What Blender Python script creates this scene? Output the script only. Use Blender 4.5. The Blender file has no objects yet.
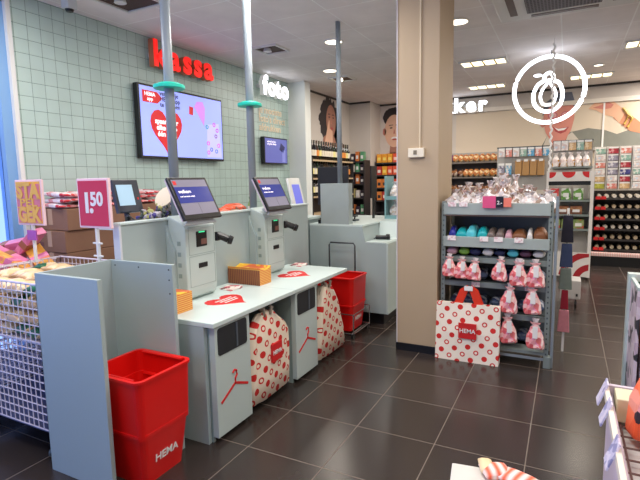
import bpy, bmesh, math, random
from mathutils import Vector, Matrix
R = random.Random(7)
C = bpy.context.scene.collection
sc = bpy.context.scene
PI = math.pi
# ---------------------------------------------------------------- camera
CAMPOS = Vector((1.6463, -2.18955, 1.57915))
YAW, PITCH, ROLL, FPX = -0.4773, 0.1235, -0.0191, 477.5
def cam_axes():
    cy, sy = math.cos(YAW), math.sin(YAW)
    f = Vector((sy*math.cos(PITCH), cy*math.cos(PITCH), -math.sin(PITCH)))
    r = Vector((cy, -sy, 0)); u = r.cross(f)
    return r*math.cos(ROLL)+u*math.sin(ROLL), -r*math.sin(ROLL)+u*math.cos(ROLL), f
cr, cu, cf = cam_axes()
cd = bpy.data.cameras.new('camera'); cam = bpy.data.objects.new('camera', cd); C.objects.link(cam)
cam.matrix_world = Matrix.Translation(CAMPOS) @ Matrix((cr, cu, -cf)).transposed().to_4x4()
cd.sensor_width = 36; cd.lens = FPX/640*36; cd.clip_start = .05
sc.camera = cam
# ---------------------------------------------------------------- world and exposure
w = bpy.data.worlds.new('daylight'); sc.world = w; w.use_nodes = True
bg = w.node_tree.nodes['Background']; bg.inputs[0].default_value = (.27, .43, 1, 1); bg.inputs[1].default_value = 2.0
sc.view_settings.view_transform = 'Standard'; sc.view_settings.look = 'None'
sc.view_settings.exposure = 0.0; sc.view_settings.gamma = 1; sc.view_settings.use_curve_mapping = False
H = 3.26
def area(name, x, y, z, sx, sy, power, col=(1, .93, .84), rot=(0, 0, 0)):
    l = bpy.data.lights.new(name, 'AREA'); l.shape = 'RECTANGLE'; l.size = sx; l.size_y = sy
    l.energy = power; l.color = col
    o = bpy.data.objects.new(name, l); C.objects.link(o); o.location = (x, y, z); o.rotation_euler = rot
    return o
PANEL_W, SPOT_W = 30, 12
# ---------------------------------------------------------------- materials
def lin(c):
    return tuple((v/255/12.92 if v/255 <= .04045 else ((v/255+.055)/1.055)**2.4) for v in c)
MATS = {}
def M(name, rgb, rough=.5, metal=0, em=0, var=.06, scale=8, spec=.5, bump=0, trans=0, alpha=1):
    if name in MATS: return MATS[name]
    m = bpy.data.materials.new(name); m.use_nodes = True; nt = m.node_tree; b = nt.nodes['Principled BSDF']
    c = lin(rgb)
    b.inputs['Roughness'].default_value = rough; b.inputs['Metallic'].default_value = metal
    b.inputs['Specular IOR Level'].default_value = spec
    tc = nt.nodes.new('ShaderNodeTexCoord'); n = nt.nodes.new('ShaderNodeTexNoise'); n.inputs['Scale'].default_value = scale
    nt.links.new(tc.outputs['Object'], n.inputs['Vector'])
    mx = nt.nodes.new('ShaderNodeMix'); mx.data_type = 'RGBA'
    mx.inputs[6].default_value = (*[v*(1-var) for v in c], 1); mx.inputs[7].default_value = (*[min(1, v*(1+var)) for v in c], 1)
    nt.links.new(n.outputs['Fac'], mx.inputs[0]); nt.links.new(mx.outputs[2], b.inputs['Base Color'])
    if em:
        nt.links.new(mx.outputs[2], b.inputs['Emission Color']); b.inputs['Emission Strength'].default_value = em
    if bump:
        bp = nt.nodes.new('ShaderNodeBump'); bp.inputs['Strength'].default_value = bump; bp.inputs['Distance'].default_value = .01
        nt.links.new(n.outputs['Fac'], bp.inputs['Height']); nt.links.new(bp.outputs[0], b.inputs['Normal'])
    if trans: b.inputs['Transmission Weight'].default_value = trans
    if alpha < 1: b.inputs['Alpha'].default_value = alpha
    MATS[name] = m
    return m
def node(nt, t, **k):
    n = nt.nodes.new(t)
    for a, v in k.items(): setattr(n, a, v)
    return n
def grid_mat(name, base, base2, line, pitch, width, plane, phase, rough=.3, lrough=.7, bump=.3, spec=.5, rowpitch=None):
    m = bpy.data.materials.new(name); m.use_nodes = True; nt = m.node_tree; b = nt.nodes['Principled BSDF']
    g = node(nt, 'ShaderNodeNewGeometry'); s = node(nt, 'ShaderNodeSeparateXYZ'); nt.links.new(g.outputs['Position'], s.inputs[0])
    cb = node(nt, 'ShaderNodeCombineXYZ')
    for i, ax in enumerate(plane):
        a = node(nt, 'ShaderNodeMath', operation='SUBTRACT'); a.inputs[1].default_value = phase[i]
        nt.links.new(s.outputs['XYZ'.index(ax)], a.inputs[0])
        nt.links.new(a.outputs[0], cb.inputs[i])
    br = node(nt, 'ShaderNodeTexBrick'); br.offset = 0; br.inputs['Scale'].default_value = 1
    br.inputs['Brick Width'].default_value = pitch; br.inputs['Row Height'].default_value = rowpitch or pitch
    br.inputs['Mortar Size'].default_value = width/2; br.inputs['Mortar Smooth'].default_value = .1; br.inputs['Bias'].default_value = 0
    br.inputs['Color1'].default_value = (*lin(base), 1); br.inputs['Color2'].default_value = (*lin(base2), 1); br.inputs['Mortar'].default_value = (*lin(line), 1)
    nt.links.new(cb.outputs[0], br.inputs['Vector'])
    n = node(nt, 'ShaderNodeTexNoise'); n.inputs['Scale'].default_value = 3.5; n.inputs['Detail'].default_value = 6
    nt.links.new(g.outputs['Position'], n.inputs['Vector'])
    mr = node(nt, 'ShaderNodeMapRange'); mr.inputs[3].default_value = .88; mr.inputs[4].default_value = 1.12
    nt.links.new(n.outputs['Fac'], mr.inputs[0])
    mu = node(nt, 'ShaderNodeMix', data_type='RGBA', blend_type='MULTIPLY'); mu.inputs[0].default_value = 1
    nt.links.new(br.outputs['Color'], mu.inputs[6]); nt.links.new(mr.outputs[0], mu.inputs[7])
    nt.links.new(mu.outputs[2], b.inputs['Base Color'])
    r = node(nt, 'ShaderNodeMapRange'); r.inputs[3].default_value = rough; r.inputs[4].default_value = lrough
    nt.links.new(br.outputs['Fac'], r.inputs[0]); nt.links.new(r.outputs[0], b.inputs['Roughness'])
    bp = node(nt, 'ShaderNodeBump'); bp.inputs['Strength'].default_value = bump; bp.inputs['Distance'].default_value = .003; bp.invert = True
    nt.links.new(br.outputs['Fac'], bp.inputs['Height']); nt.links.new(bp.outputs[0], b.inputs['Normal'])
    b.inputs['Specular IOR Level'].default_value = spec
    return m
def dots_mat(name, u, v='Z', pitch=.105, rad=.026, base=(238, 222, 200), dot=(205, 35, 30), ph=(0, 0)):
    """cream ground with two staggered sets of red dots, one set with a pale centre"""
    m = bpy.data.materials.new(name); m.use_nodes = True; nt = m.node_tree; b = nt.nodes['Principled BSDF']
    tc = node(nt, 'ShaderNodeNewGeometry'); s = node(nt, 'ShaderNodeSeparateXYZ'); nt.links.new(tc.outputs['Position'], s.inputs[0])
    def mth(op, a, bb=None):
        n = node(nt, 'ShaderNodeMath', operation=op)
        for i, q in enumerate((a, bb)):
            if q is None: continue
            if isinstance(q, (int, float)): n.inputs[i].default_value = q
            else: nt.links.new(q, n.inputs[i])
        return n.outputs[0]
    U = mth('ADD', s.outputs['XYZ'.index(u)], ph[0]); V = mth('ADD', s.outputs['XYZ'.index(v)], ph[1])
    U, V = mth('ADD', U, mth('MULTIPLY', V, .22)), mth('SUBTRACT', V, mth('MULTIPLY', U, .22))
    def dist(ou, ov):
        a = mth('SUBTRACT', mth('FRACT', mth('ADD', mth('DIVIDE', U, pitch), ou)), .5)
        c = mth('SUBTRACT', mth('FRACT', mth('ADD', mth('DIVIDE', V, pitch), ov)), .5)
        return mth('MULTIPLY', mth('SQRT', mth('ADD', mth('MULTIPLY', a, a), mth('MULTIPLY', c, c))), pitch)
    d1, d2 = dist(0, 0), dist(.5, .5)
    A = mth('LESS_THAN', d1, rad)
    B = mth('MULTIPLY', mth('LESS_THAN', d2, rad*.95), mth('GREATER_THAN', d2, rad*.5))
    f = mth('MAXIMUM', A, B)
    mx = node(nt, 'ShaderNodeMix', data_type='RGBA'); mx.inputs[6].default_value = (*lin(base), 1); mx.inputs[7].default_value = (*lin(dot), 1)
    nt.links.new(f, mx.inputs[0]); nt.links.new(mx.outputs[2], b.inputs['Base Color']); b.inputs['Roughness'].default_value = .75
    return m
def patch_mat(name, cols, scale=18, rough=.35, metric='DISTANCE', spec=.5):
    """irregular patches of several print colours"""
    m = bpy.data.materials.new(name); m.use_nodes = True; nt = m.node_tree; b = nt.nodes['Principled BSDF']
    tc = node(nt, 'ShaderNodeTexCoord'); v = node(nt, 'ShaderNodeTexVoronoi'); v.inputs['Scale'].default_value = scale
    nt.links.new(tc.outputs['Object'], v.inputs['Vector'])
    sp = node(nt, 'ShaderNodeSeparateColor'); nt.links.new(v.outputs['Color'], sp.inputs[0])
    r = node(nt, 'ShaderNodeValToRGB'); r.color_ramp.interpolation = 'CONSTANT'
    e = r.color_ramp.elements
    while len(e) < len(cols): e.new(.5)
    for i, c in enumerate(cols): e[i].position = i/len(cols); e[i].color = (*lin(c), 1)
    nt.links.new(sp.outputs[0], r.inputs[0]); nt.links.new(r.outputs[0], b.inputs['Base Color'])
    b.inputs['Roughness'].default_value = rough; b.inputs['Specular IOR Level'].default_value = spec
    return m
def stripes_mat(name, c1, c2, scale=60, axis='Z', rough=.6):
    m = bpy.data.materials.new(name); m.use_nodes = True; nt = m.node_tree; b = nt.nodes['Principled BSDF']
    tc = node(nt, 'ShaderNodeTexCoord'); wv = node(nt, 'ShaderNodeTexWave'); wv.bands_direction = axis; wv.inputs['Scale'].default_value = scale; wv.inputs['Distortion'].default_value = .6
    nt.links.new(tc.outputs['Object'], wv.inputs['Vector'])
    mx = node(nt, 'ShaderNodeMix', data_type='RGBA'); mx.inputs[6].default_value = (*lin(c1), 1); mx.inputs[7].default_value = (*lin(c2), 1)
    nt.links.new(wv.outputs['Fac'], mx.inputs[0]); nt.links.new(mx.outputs[2], b.inputs['Base Color']); b.inputs['Roughness'].default_value = rough
    return m
TEAL = M('booth_grey_green', (160, 175, 175), .45, var=.02, scale=2)
TEAL_L = M('worktop_pale_green', (198, 212, 209), .35, var=.02, scale=2)
PANELB = M('kick_panel_grey_green', (140, 158, 156), .5, var=.02)
KIOSK = M('kiosk_pale_grey', (184, 198, 194), .4, var=.02)
STEEL = M('rack_grey_steel', (128, 138, 134), .45, metal=.1, var=.04)
STEELD = M('rack_dark_steel', (70, 78, 80), .5, metal=.2)
POLE = M('pole_grey', (132, 142, 150), .4, metal=.0, var=.02)
RING = M('ring_teal', (20, 200, 175), .4)
BLACK = M('black_plastic', (18, 18, 20), .35)
DARK = M('dark_recess', (30, 34, 38), .6)
WHITE = M('white_paint', (225, 225, 222), .5, var=.02)
CARD = M('white_card', (235, 232, 228), .6, var=.02)
RED = M('red_plastic', (212, 16, 12), .33, var=.03)
REDP = M('red_print', (205, 30, 32), .55, var=.02)
WIRE = M('white_wire', (225, 215, 225), .4, var=.02)
CHROME = M('chrome', (190, 190, 190), .2, metal=.9)
WOODP = M('shelf_pale_wood', (190, 165, 130), .6, var=.08)
GLOWW = M('sign_white_lit', (240, 245, 255), .5, em=3.5, var=0)
LAMP = M('lamp_diffuser', (255, 240, 215), .5, em=4.5, var=0)
LAMPP = M('panel_diffuser', (255, 226, 180), .5, em=4, var=.25, scale=6)
BOXC = M('corrugated_cardboard', (140, 102, 80), .8, var=.08, scale=5)
# ---------------------------------------------------------------- mesh helpers
def box(bm, x0, x1, y0, y1, z0, z1, mat=None):
    vs = [bm.verts.new((x, y, z)) for x in (x0, x1) for y in (y0, y1) for z in (z0, z1)]
    for f in ((0, 1, 3, 2), (4, 6, 7, 5), (0, 4, 5, 1), (2, 3, 7, 6), (0, 2, 6, 4), (1, 5, 7, 3)):
        bm.faces.new([vs[i] for i in f])
    if mat is not None:
        for v in vs: v.co = mat @ v.co
    return vs
def tube(bm, p0, p1, r0, r1=None, seg=12, cap=True):
    r1 = r0 if r1 is None else r1
    p0, p1 = Vector(p0), Vector(p1); d = (p1-p0).normalized()
    a = d.orthogonal().normalized(); b = d.cross(a)
    rings = []
    for p, r in ((p0, r0), (p1, r1)):
        rings.append([bm.verts.new(p+(a*math.cos(2*PI*i/seg)+b*math.sin(2*PI*i/seg))*r) for i in range(seg)])
    for i in range(seg):
        j = (i+1) % seg; bm.faces.new((rings[0][i], rings[0][j], rings[1][j], rings[1][i]))
    if cap: bm.faces.new(rings[0][::-1]); bm.faces.new(rings[1])
def path(bm, pts, r, seg=8, closed=False):
    n = len(pts); pts = [Vector(p) for p in pts]; rings = []
    for i, p in enumerate(pts):
        if closed: d = pts[(i+1) % n]-pts[i-1]
        else: d = pts[min(i+1, n-1)]-pts[max(i-1, 0)]
        d.normalize(); ref = Vector((0, 0, 1)) if abs(d.z) < .95 else Vector((1, 0, 0))
        a = d.cross(ref).normalized(); b = d.cross(a)
        rings.append([bm.verts.new(p+(a*math.cos(2*PI*k/seg)+b*math.sin(2*PI*k/seg))*r) for k in range(seg)])
    for i in range(n if closed else n-1):
        A, B = rings[i], rings[(i+1) % n]
        if closed and i == n-1:
            k0 = min(range(seg), key=lambda k: (A[0].co-B[k].co).length)
            B = B[k0:]+B[:k0]
        for k in range(seg):
            j = (k+1) % seg; bm.faces.new((A[k], A[j], B[j], B[k]))
    if not closed: bm.faces.new(rings[0][::-1]); bm.faces.new(rings[-1])
def lathe(bm, c, prof, seg=14):
    """prof: list of (r, z) from bottom to top"""
    rings = []
    for r, z in prof:
        rings.append([bm.verts.new((c[0]+r*math.cos(2*PI*i/seg), c[1]+r*math.sin(2*PI*i/seg), c[2]+z)) for i in range(seg)])
    for A, B in zip(rings, rings[1:]):
        for i in range(seg):
            j = (i+1) % seg; bm.faces.new((A[i], A[j], B[j], B[i]))
    bm.faces.new(rings[0][::-1]); bm.faces.new(rings[-1])
def prism(bm, pts, o, x, y, w0, w1):
    """polygon in the frame (o, x, y), extruded from w0 to w1 along x cross y"""
    o, x, y = Vector(o), Vector(x), Vector(y); n = x.cross(y)
    A = [bm.verts.new(o+x*u+y*v+n*w0) for u, v in pts]; B = [bm.verts.new(o+x*u+y*v+n*w1) for u, v in pts]
    k = len(pts)
    bm.faces.new(A[::-1]); bm.faces.new(B)
    for i in range(k):
        j = (i+1) % k; bm.faces.new((A[i], A[j], B[j], B[i]))
def ell(cx, cy, rx, ry, n=24, a0=0, a1=2*PI):
    full = abs(a1-a0-2*PI) < 1e-6
    return [(cx+rx*math.cos(a0+(a1-a0)*i/(n if full else n-1)), cy+ry*math.sin(a0+(a1-a0)*i/(n if full else n-1))) for i in range(n)]
def worldloc(p):
    v = Vector((0, 0, 0))
    while p is not None: v += p.location; p = p.parent
    return v
def obj(name, bm, mat, parent=None, bevel=0, smooth=False, seg=2, kind=None, sub=0):
    bmesh.ops.recalc_face_normals(bm, faces=bm.faces)
    if parent is not None:
        bmesh.ops.translate(bm, verts=bm.verts, vec=-worldloc(parent))
    me = bpy.data.meshes.new(name); bm.to_mesh(me); bm.free()
    o = bpy.data.objects.new(name, me); C.objects.link(o)
    me.materials.append(mat)
    if parent is not None: o.parent = parent
    if smooth:
        for p in me.polygons: p.use_smooth = True
    if bevel:
        b = o.modifiers.new('bevel', 'BEVEL'); b.width = bevel; b.segments = seg; b.limit_method = 'ANGLE'
        if not smooth: b.harden_normals = False
    if sub:
        s = o.modifiers.new('subdivision', 'SUBSURF'); s.levels = s.render_levels = sub
    if kind: o['kind'] = kind
    return o
def bx(name, mat, parent, *d, bevel=0, kind=None, m=None):
    bm = bmesh.new(); box(bm, *d, mat=m); return obj(name, bm, mat, parent, bevel, kind=kind)
def thing(name, label, cat, loc, group=None):
    o = bpy.data.objects.new(name, None); C.objects.link(o); o.location = loc; o.empty_display_size = .1
    return tag(o, label, cat, group)
def tag(o, label, cat, group=None, kind=None):
    o['label'] = label; o['category'] = cat
    if group: o['group'] = group
    if kind: o['kind'] = kind
    return o
def dup(root, dloc, label=None, group=None, rz=0):
    r = root.copy(); C.objects.link(r); r.location = root.location+Vector(dloc); r.rotation_euler = (0, 0, root.rotation_euler.z+rz)
    if label: r['label'] = label
    if group: r['group'] = group
    def rec(src, dst):
        for ch in [c for c in src.children]:
            c = ch.copy(); C.objects.link(c); c.parent = dst; rec(ch, c)
    rec(root, r)
    return r
def text(name, s, size, mat, parent, o, x, y, depth=.004, bold=0, align='CENTER', sx=1, kind=None):
    cu_ = bpy.data.curves.new(name, 'FONT'); cu_.body = s; cu_.size = size; cu_.extrude = depth/2; cu_.offset = bold
    cu_.align_x = align; cu_.align_y = 'CENTER'; cu_.space_line = .85; cu_.resolution_u = 3
    t = bpy.data.objects.new(name, cu_)
    me = bpy.data.meshes.new_from_object(t); bpy.data.objects.remove(t); 
    x, y = Vector(x).normalized(), Vector(y).normalized(); n = x.cross(y)
    p = Vector(o)-(worldloc(parent) if parent else Vector())
    mt = Matrix.Translation(p) @ Matrix((x*sx, y, n)).transposed().to_4x4()
    me.transform(mt); me.name = name; me.materials.clear(); me.materials.append(mat)
    ob = bpy.data.objects.new(name, me); C.objects.link(ob)
    if parent: ob.parent = parent
    if kind: ob['kind'] = kind
    return ob
XA, YA, ZA = Vector((1, 0, 0)), Vector((0, 1, 0)), Vector((0, 0, 1))
def heart(s, n=28):
    out = []
    for i in range(n):
        t = 2*PI*i/n
        out.append((16*math.sin(t)**3/17*s, (13*math.cos(t)-5*math.cos(2*t)-2*math.cos(3*t)-math.cos(4*t)+2)/17*s))
    return out[::-1]

# ================================================================ SETTING
FLOOR = grid_mat('floor_tiles', (50, 43, 40), (56, 48, 44), (112, 100, 90), .5, .006, 'XY', (0, 0), rough=.24, bump=.25)
WALLT = grid_mat('wall_tiles', (184, 206, 200), (178, 200, 194), (104, 128, 122), .124, .004, 'YZ', (.606, 3.006-.124*40), rough=.35, bump=.5)
CEIL = grid_mat('ceiling_panels', (240, 234, 232), (234, 228, 226), (250, 248, 246), .69, .014, 'XY', (.139-6.9, 3.665-6.88), rough=.85, lrough=.5, bump=.6, rowpitch=.688, spec=.2)
WARM = M('wall_warm_white', (205, 196, 186), .7, var=.015, scale=1)
bx('floor', FLOOR, None, -2.95, 5.5, -4.2, 8.6, -.1, 0, kind='structure')
bx('ceiling', CEIL, None, -2.95, 5.5, -4.2, 8.6, H, H+.1, kind='structure')
bx('wall_left', WALLT, None, -2.95, -2.715, .46, 5.13, 0, H, kind='structure')
bx('wall_left_rear', WARM, None, -2.95, -2.69, 5.33, 8.35, 0, H, kind='structure')
bx('wall_partition', M('partition_white', (226, 230, 226), .6, var=.02), None, -2.95, -2.38, 5.13, 5.33, 0, H, kind='structure')
bx('wall_corner', WARM, None, -2.69, -2.2, 7.72, 8.35, 0, H, kind='structure')
bx('wall_back', WARM, None, -2.95, 5.5, 8.35, 8.6, 0, H, kind='structure')
bx('wall_right', WARM, None, 5.4, 5.5, -4.2, 8.35, 0, H, kind='structure')
bx('wall_front', WARM, None, .6, 5.4, -4.2, -4.1, 0, H, kind='structure')
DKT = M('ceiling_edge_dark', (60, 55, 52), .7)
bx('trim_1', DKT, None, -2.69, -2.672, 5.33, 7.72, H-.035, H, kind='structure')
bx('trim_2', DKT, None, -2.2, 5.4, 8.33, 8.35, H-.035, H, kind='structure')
bx('trim_3', WHITE, None, -2.95, -2.70, .42, .46, 0, H, kind='structure')
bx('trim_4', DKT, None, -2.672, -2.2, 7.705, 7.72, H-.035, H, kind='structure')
bx('trim_5', M('cornice_white', (228, 220, 208), .6), None, -.5, 5.4, 8.3, 8.35, H-.34, H-.26, kind='structure')
# column
COL = M('column_beige', (176, 155, 128), .65, var=.02, scale=2)
bx('wall_pillar', COL, None, .287, .655, 1.97, 2.51, 0, H, kind='structure', bevel=.004)
bx('trim_6', M('column_corner_strip', (205, 200, 205), .4), None, .283, .291, 1.964, 1.972, 0, H, kind='structure')
bx('baseboard_pillar', BLACK, None, .28, .66, 1.958, 1.97, 0, .07, kind='structure')
# shop window on the left
FR = M('window_frame_daylight_tint', (125, 168, 215), .4, var=.02)  # blue daylight on the grey frame is put into its base colour
bm = bmesh.new()
for y0, y1 in ((.33, .42), (-1.3, -1.2), (-2.8, -2.7), (-4.2, -4.1)): box(bm, -2.86, -2.74, y0, y1, 0, H)
box(bm, -2.86, -2.74, -4.2, .42, 0, .08); box(bm, -2.86, -2.74, -4.2, .42, H-.1, H)
wf = obj('window_1', bm, FR, None, kind='structure')
GLASS = bpy.data.materials.new('window_glass'); GLASS.use_nodes = True
nt = GLASS.node_tree; nt.nodes.remove(nt.nodes['Principled BSDF'])
tr = nt.nodes.new('ShaderNodeBsdfTransparent'); gl = nt.nodes.new('ShaderNodeBsdfGlossy'); gl.inputs['Roughness'].default_value = .02
mx = nt.nodes.new('ShaderNodeMixShader'); fz = nt.nodes.new('ShaderNodeFresnel'); fz.inputs[0].default_value = 1.3
nt.links.new(fz.outputs[0], mx.inputs[0]); nt.links.new(tr.outputs[0], mx.inputs[1]); nt.links.new(gl.outputs[0], mx.inputs[2]); nt.links.new(mx.outputs[0], nt.nodes['Material Output'].inputs[0])
bx('window_pane', GLASS, wf, -2.81, -2.80, -4.1, .33, .08, H-.1)
bm = bmesh.new()
for x0, x1 in ((-2.86, -2.74), (-1.3, -1.2), (.5, .6)): box(bm, x0, x1, -4.2, -4.1, 0, H)
wf2 = obj('window_2', bm, FR, None, kind='structure')
bx('window_pane', GLASS, wf2, -2.74, .5, -4.16, -4.15, 0, H)

# ---- ceiling fittings
def panel_light(cx, cy, sx, sy, label, warm=(1, .9, .76), grp='recessed panel lights', pw=PANEL_W):
    t = thing('ceiling_light', label, 'ceiling light', (cx, cy, H), grp)
    bm = bmesh.new(); f = .03
    box(bm, cx-sx/2, cx+sx/2, cy-sy/2, cy-sy/2+f, H-.02, H); box(bm, cx-sx/2, cx+sx/2, cy+sy/2-f, cy+sy/2, H-.02, H)
    box(bm, cx-sx/2, cx-sx/2+f, cy-sy/2+f, cy+sy/2-f, H-.02, H); box(bm, cx+sx/2-f, cx+sx/2, cy-sy/2+f, cy+sy/2-f, H-.02, H)
    obj('frame', bm, WHITE, t)
    bx('diffuser', LAMPP, t, cx-sx/2+f, cx+sx/2-f, cy-sy/2+f, cy+sy/2-f, H-.008, H-.001)
    for k in range(1, 4):
        x = cx-sx/2+sx*k/4; bx('louvre', M('louvre_brass', (150, 120, 85), .4, metal=.3), t, x-.01, x+.01, cy-sy/2+f, cy+sy/2-f, H-.02, H-.008)
    return t
for cx, cy, lb in ((.484, 5.38, 'recessed louvred light panel beyond the beige column'), (.25, 7.35, 'slim recessed light panel near the back wall above the pastry shelf'),
                   (1.93, 7.35, 'recessed light panel near the back wall behind the round sign'), (2.56, 5.38, 'recessed light panel at the right edge of the ceiling')):
    panel_light(cx, cy, .66, .36, lb)
for cx, cy in ((2.0, .5), (3.6, 2.0), (3.6, 5.4), (.5, -1.5), (3.2, -1.5), (-1.0, 1.6), (-.9, 5.9)):
    pass
def square_fitting(cx, cy, s, label, on):
    t = thing('ceiling_spotlight_box', label, 'ceiling light', (cx, cy, H))
    bm = bmesh.new(); f = .03; h = s/2
    box(bm, cx-h, cx+h, cy-h, cy-h+f, H-.02, H); box(bm, cx-h, cx+h, cy+h-f, cy+h, H-.02, H)
    box(bm, cx-h, cx-h+f, cy-h+f, cy+h-f, H-.02, H); box(bm, cx+h-f, cx+h, cy-h+f, cy+h-f, H-.02, H)
    obj('frame', bm, WHITE, t)
    bx('recess', M('recess_brown', (70, 48, 38), .6), t, cx-h+f, cx+h-f, cy-h+f, cy+h-f, H-.006, H-.001)
    bm = bmesh.new(); tube(bm, (cx-.03, cy-.04, H-.045), (cx-.03, cy-.04, H-.006), .055, .045)
    obj('lamp_head', bm, LAMP if on else WHITE, t)
    return t
square_fitting(-1.78, 3.18, .36, 'square recessed spotlight box in the ceiling near the foto sign', False)
square_fitting(-2.0, 1.1, .5, 'square recessed spotlight box above the wall screen, half out of frame', False)
square_fitting(-1.75, 5.3, .36, 'small square spotlight box in the ceiling before the dark haired portrait', True)
def downlight(cx, cy, label, pw=SPOT_W, r=.11):
    t = thing('downlight', label, 'ceiling light', (cx, cy, H))
    bm = bmesh.new(); path(bm, [(cx+r*math.cos(a*PI/12), cy+r*math.sin(a*PI/12), H-.006) for a in range(24)], .012, closed=True)
    obj('rim', bm, WHITE, t, smooth=True)
    bm = bmesh.new(); tube(bm, (cx, cy, H-.012), (cx, cy, H-.001), r-.01, seg=24)
    obj('diffuser', bm, LAMP, t)
    l = area('downlight_lamp', cx, cy, H-.03, .16, .16, pw, (1, .9, .78)); l.data.shape = 'DISK'
downlight(-.95, 3.29, 'round downlight in the ceiling beside the third pole')
downlight(-1.66, 4.65, 'round downlight deeper in, left of the third pole')
downlight(.53, 3.31, 'round downlight just right of the beige column')
downlight(2.0, 6.5, 'small round downlight seen through the round sign', r=.07)
# unseen lamps without fittings, added as fill behind, beside and ahead of the camera
for cx, cy in ((-1.9, -.4), (-.5, -1.7), (.55, .2), (1.25, -1.2), (2.6, 1.2), (3.3, 3.3), (2.9, -2.6), (-.55, 1.45), (4.2, 6), (-.75, 6.3), (3.4, 7.6)):
    if True:
        l = area('unseen_fill_lamp', cx, cy, H-.03, .5, .5, PANEL_W*(2.0 if cy > 3 else 1.08), (1, .95, .88))
# air conditioning cassette
t = thing('air_conditioner', 'white ceiling air conditioner with a dark slotted grille', 'air conditioner', (1.52, 3.0, H))
bx('casing', WHITE, t, .94, 2.15, 2.40, 3.50, H-.045, H, bevel=.02)
GR = grid_mat('grille_slots', (34, 32, 36), (34, 32, 36), (120, 115, 118), .03, .012, 'XY', (0, 0), rough=.6, rowpitch=.05)
bx('grille', GR, t, 1.22, 1.87, 2.68, 3.27, H-.055, H-.044)
bm = bmesh.new(); box(bm, 1.06, 1.13, 2.65, 3.3, H-.05, H-.044); box(bm, 1.96, 2.03, 2.65, 3.3, H-.05, H-.044); box(bm, 1.25, 1.85, 3.35, 3.42, H-.05, H-.044)
obj('air_outlet', bm, M('outlet_brown', (90, 70, 62), .5), t)
t = thing('security_camera', 'small white ceiling box above the tiled wall', 'camera', (-2.45, .85, H))
bx('housing', M('camera_white', (200, 205, 205), .5), t, -2.50, -2.40, .80, .90, H-.09, H, bevel=.01)
bm = bmesh.new(); tube(bm, (-2.45, .85, H-.11), (-2.45, .85, H-.09), .03, .04); obj('lens', bm, BLACK, t)

# ================================================================ LEFT WALL SIGNS AND SCREENS
XW = -2.715
def sign_letters(label, s, ys, z, size, mat, side, x=XW+.11):
    t = thing('letter_sign', label, 'sign', (XW, ys[0], z))
    bx('mounting_bar', WHITE, t, XW, XW+.05, ys[0]-.05, ys[-1]+.05, z-.02, z+.03)
    for ch, y in zip(s, ys):
        l = text('letter', ch, size, side, t, (x-.02, y, z), YA, ZA, .075, bold=.016)
        text('letter_face', ch, size, mat, l, (x+.021, y, z), YA, ZA, .006, bold=.013)
    return t
REDL = M('letter_red_lit', (240, 25, 18), .4, em=.9, var=0)
REDS = M('letter_side_red', (200, 120, 85), .5, var=0)
WHS = M('letter_side_white', (215, 215, 210), .5, em=.35, var=0)
sign_letters('red illuminated kassa letters on the tiled wall above the screen', 'kassa', (2.06, 2.30, 2.52, 2.71, 2.91), 3.05, .40, REDL, REDS)
sign_letters('white illuminated foto letters on the tiled wall', 'foto', (4.24, 4.43, 4.62, 4.83), 3.06, .40, GLOWW, WHS)
t = text('wall_lettering', 'je mooiste\nfoto\'s direct\nafdrukken', .16, M('lettering_cream', (232, 214, 186), .5, var=0), None, (XW+.004, 4.22, 2.58), YA, ZA, .006, align='LEFT', bold=.002)
tag(t, 'three lines of small cream lettering below the foto sign', 'lettering')
# big screen
t = thing('wall_screen', 'large wall mounted screen showing a red heart on lilac', 'screen', (XW, 2.46, 1.9))
bx('casing', BLACK, t, XW+.03, XW+.10, 1.73, 3.19, 1.87, 2.70, bevel=.006)
bx('wall_bracket', STEELD, t, XW, XW+.03, 2.2, 2.7, 2.1, 2.5)
SCR = M('screen_lilac', (150, 165, 252), .3, em=.75, var=.05, scale=1)
bx('display', SCR, t, XW+.1, XW+.104, 1.755, 3.165, 1.90, 2.675)
xs = XW+.104
def em(name, rgb, e=.7): return M(name, rgb, .4, em=e, var=0)
bm = bmesh.new(); prism(bm, [(0, 0), (.22, 0), (.30, .065), (.22, .13), (0, .13)], (xs, 1.79, 2.50), YA, ZA, 0, .002); obj('red_tag', bm, em('screen_red', (190, 20, 30)), t)
text('tag_text', 'HEMA\napp', .06, em('screen_white', (255, 245, 250), .8), t, (xs+.003, 1.90, 2.565), YA, ZA, .002, bold=.001)
text('screen_text', 'vergeet je\nHEMA app\nte scannen', .075, em('screen_black', (30, 30, 60), 0), t, (xs+.002, 2.05, 2.56), YA, ZA, .002, align='LEFT', bold=.001)
bm = bmesh.new(); prism(bm, [(u, v*1.15) for u, v in heart(.27)], (xs, 2.14, 2.18), YA, ZA, 0, .002); obj('red_heart', bm, em('screen_red', (190, 20, 30)), t)
text('heart_text', 'spaar voor\nelke euro\néén punt', .085, em('screen_white', (255, 245, 250), .8), t, (xs+.003, 2.14, 2.23), YA, ZA, .002, bold=.002)
bm = bmesh.new(); prism(bm, [(0, 0), (.07, -.01), (.08, .09), (.01, .1)], (xs, 2.53, 2.44), YA, ZA, 0, .002); obj('red_label', bm, em('screen_red', (190, 20, 30)), t)
bm = bmesh.new(); prism(bm, [(.0, .12), (.05, .19), (.16, .2), (.2, .13), (.19, 0), (.17, -.1)], (xs, 2.63, 2.42), YA, ZA, 0, .002); obj('pink_cone', bm, em('screen_pink', (196, 130, 225)), t)
bm = bmesh.new(); prism(bm, [(0, 0), (.3, 0), (.26, .45), (.02, .42)], (xs, 2.84, 1.92), YA, ZA, 0, .001); obj('pale_form', bm, em('screen_pale', (178, 178, 250), .75), t)
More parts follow.
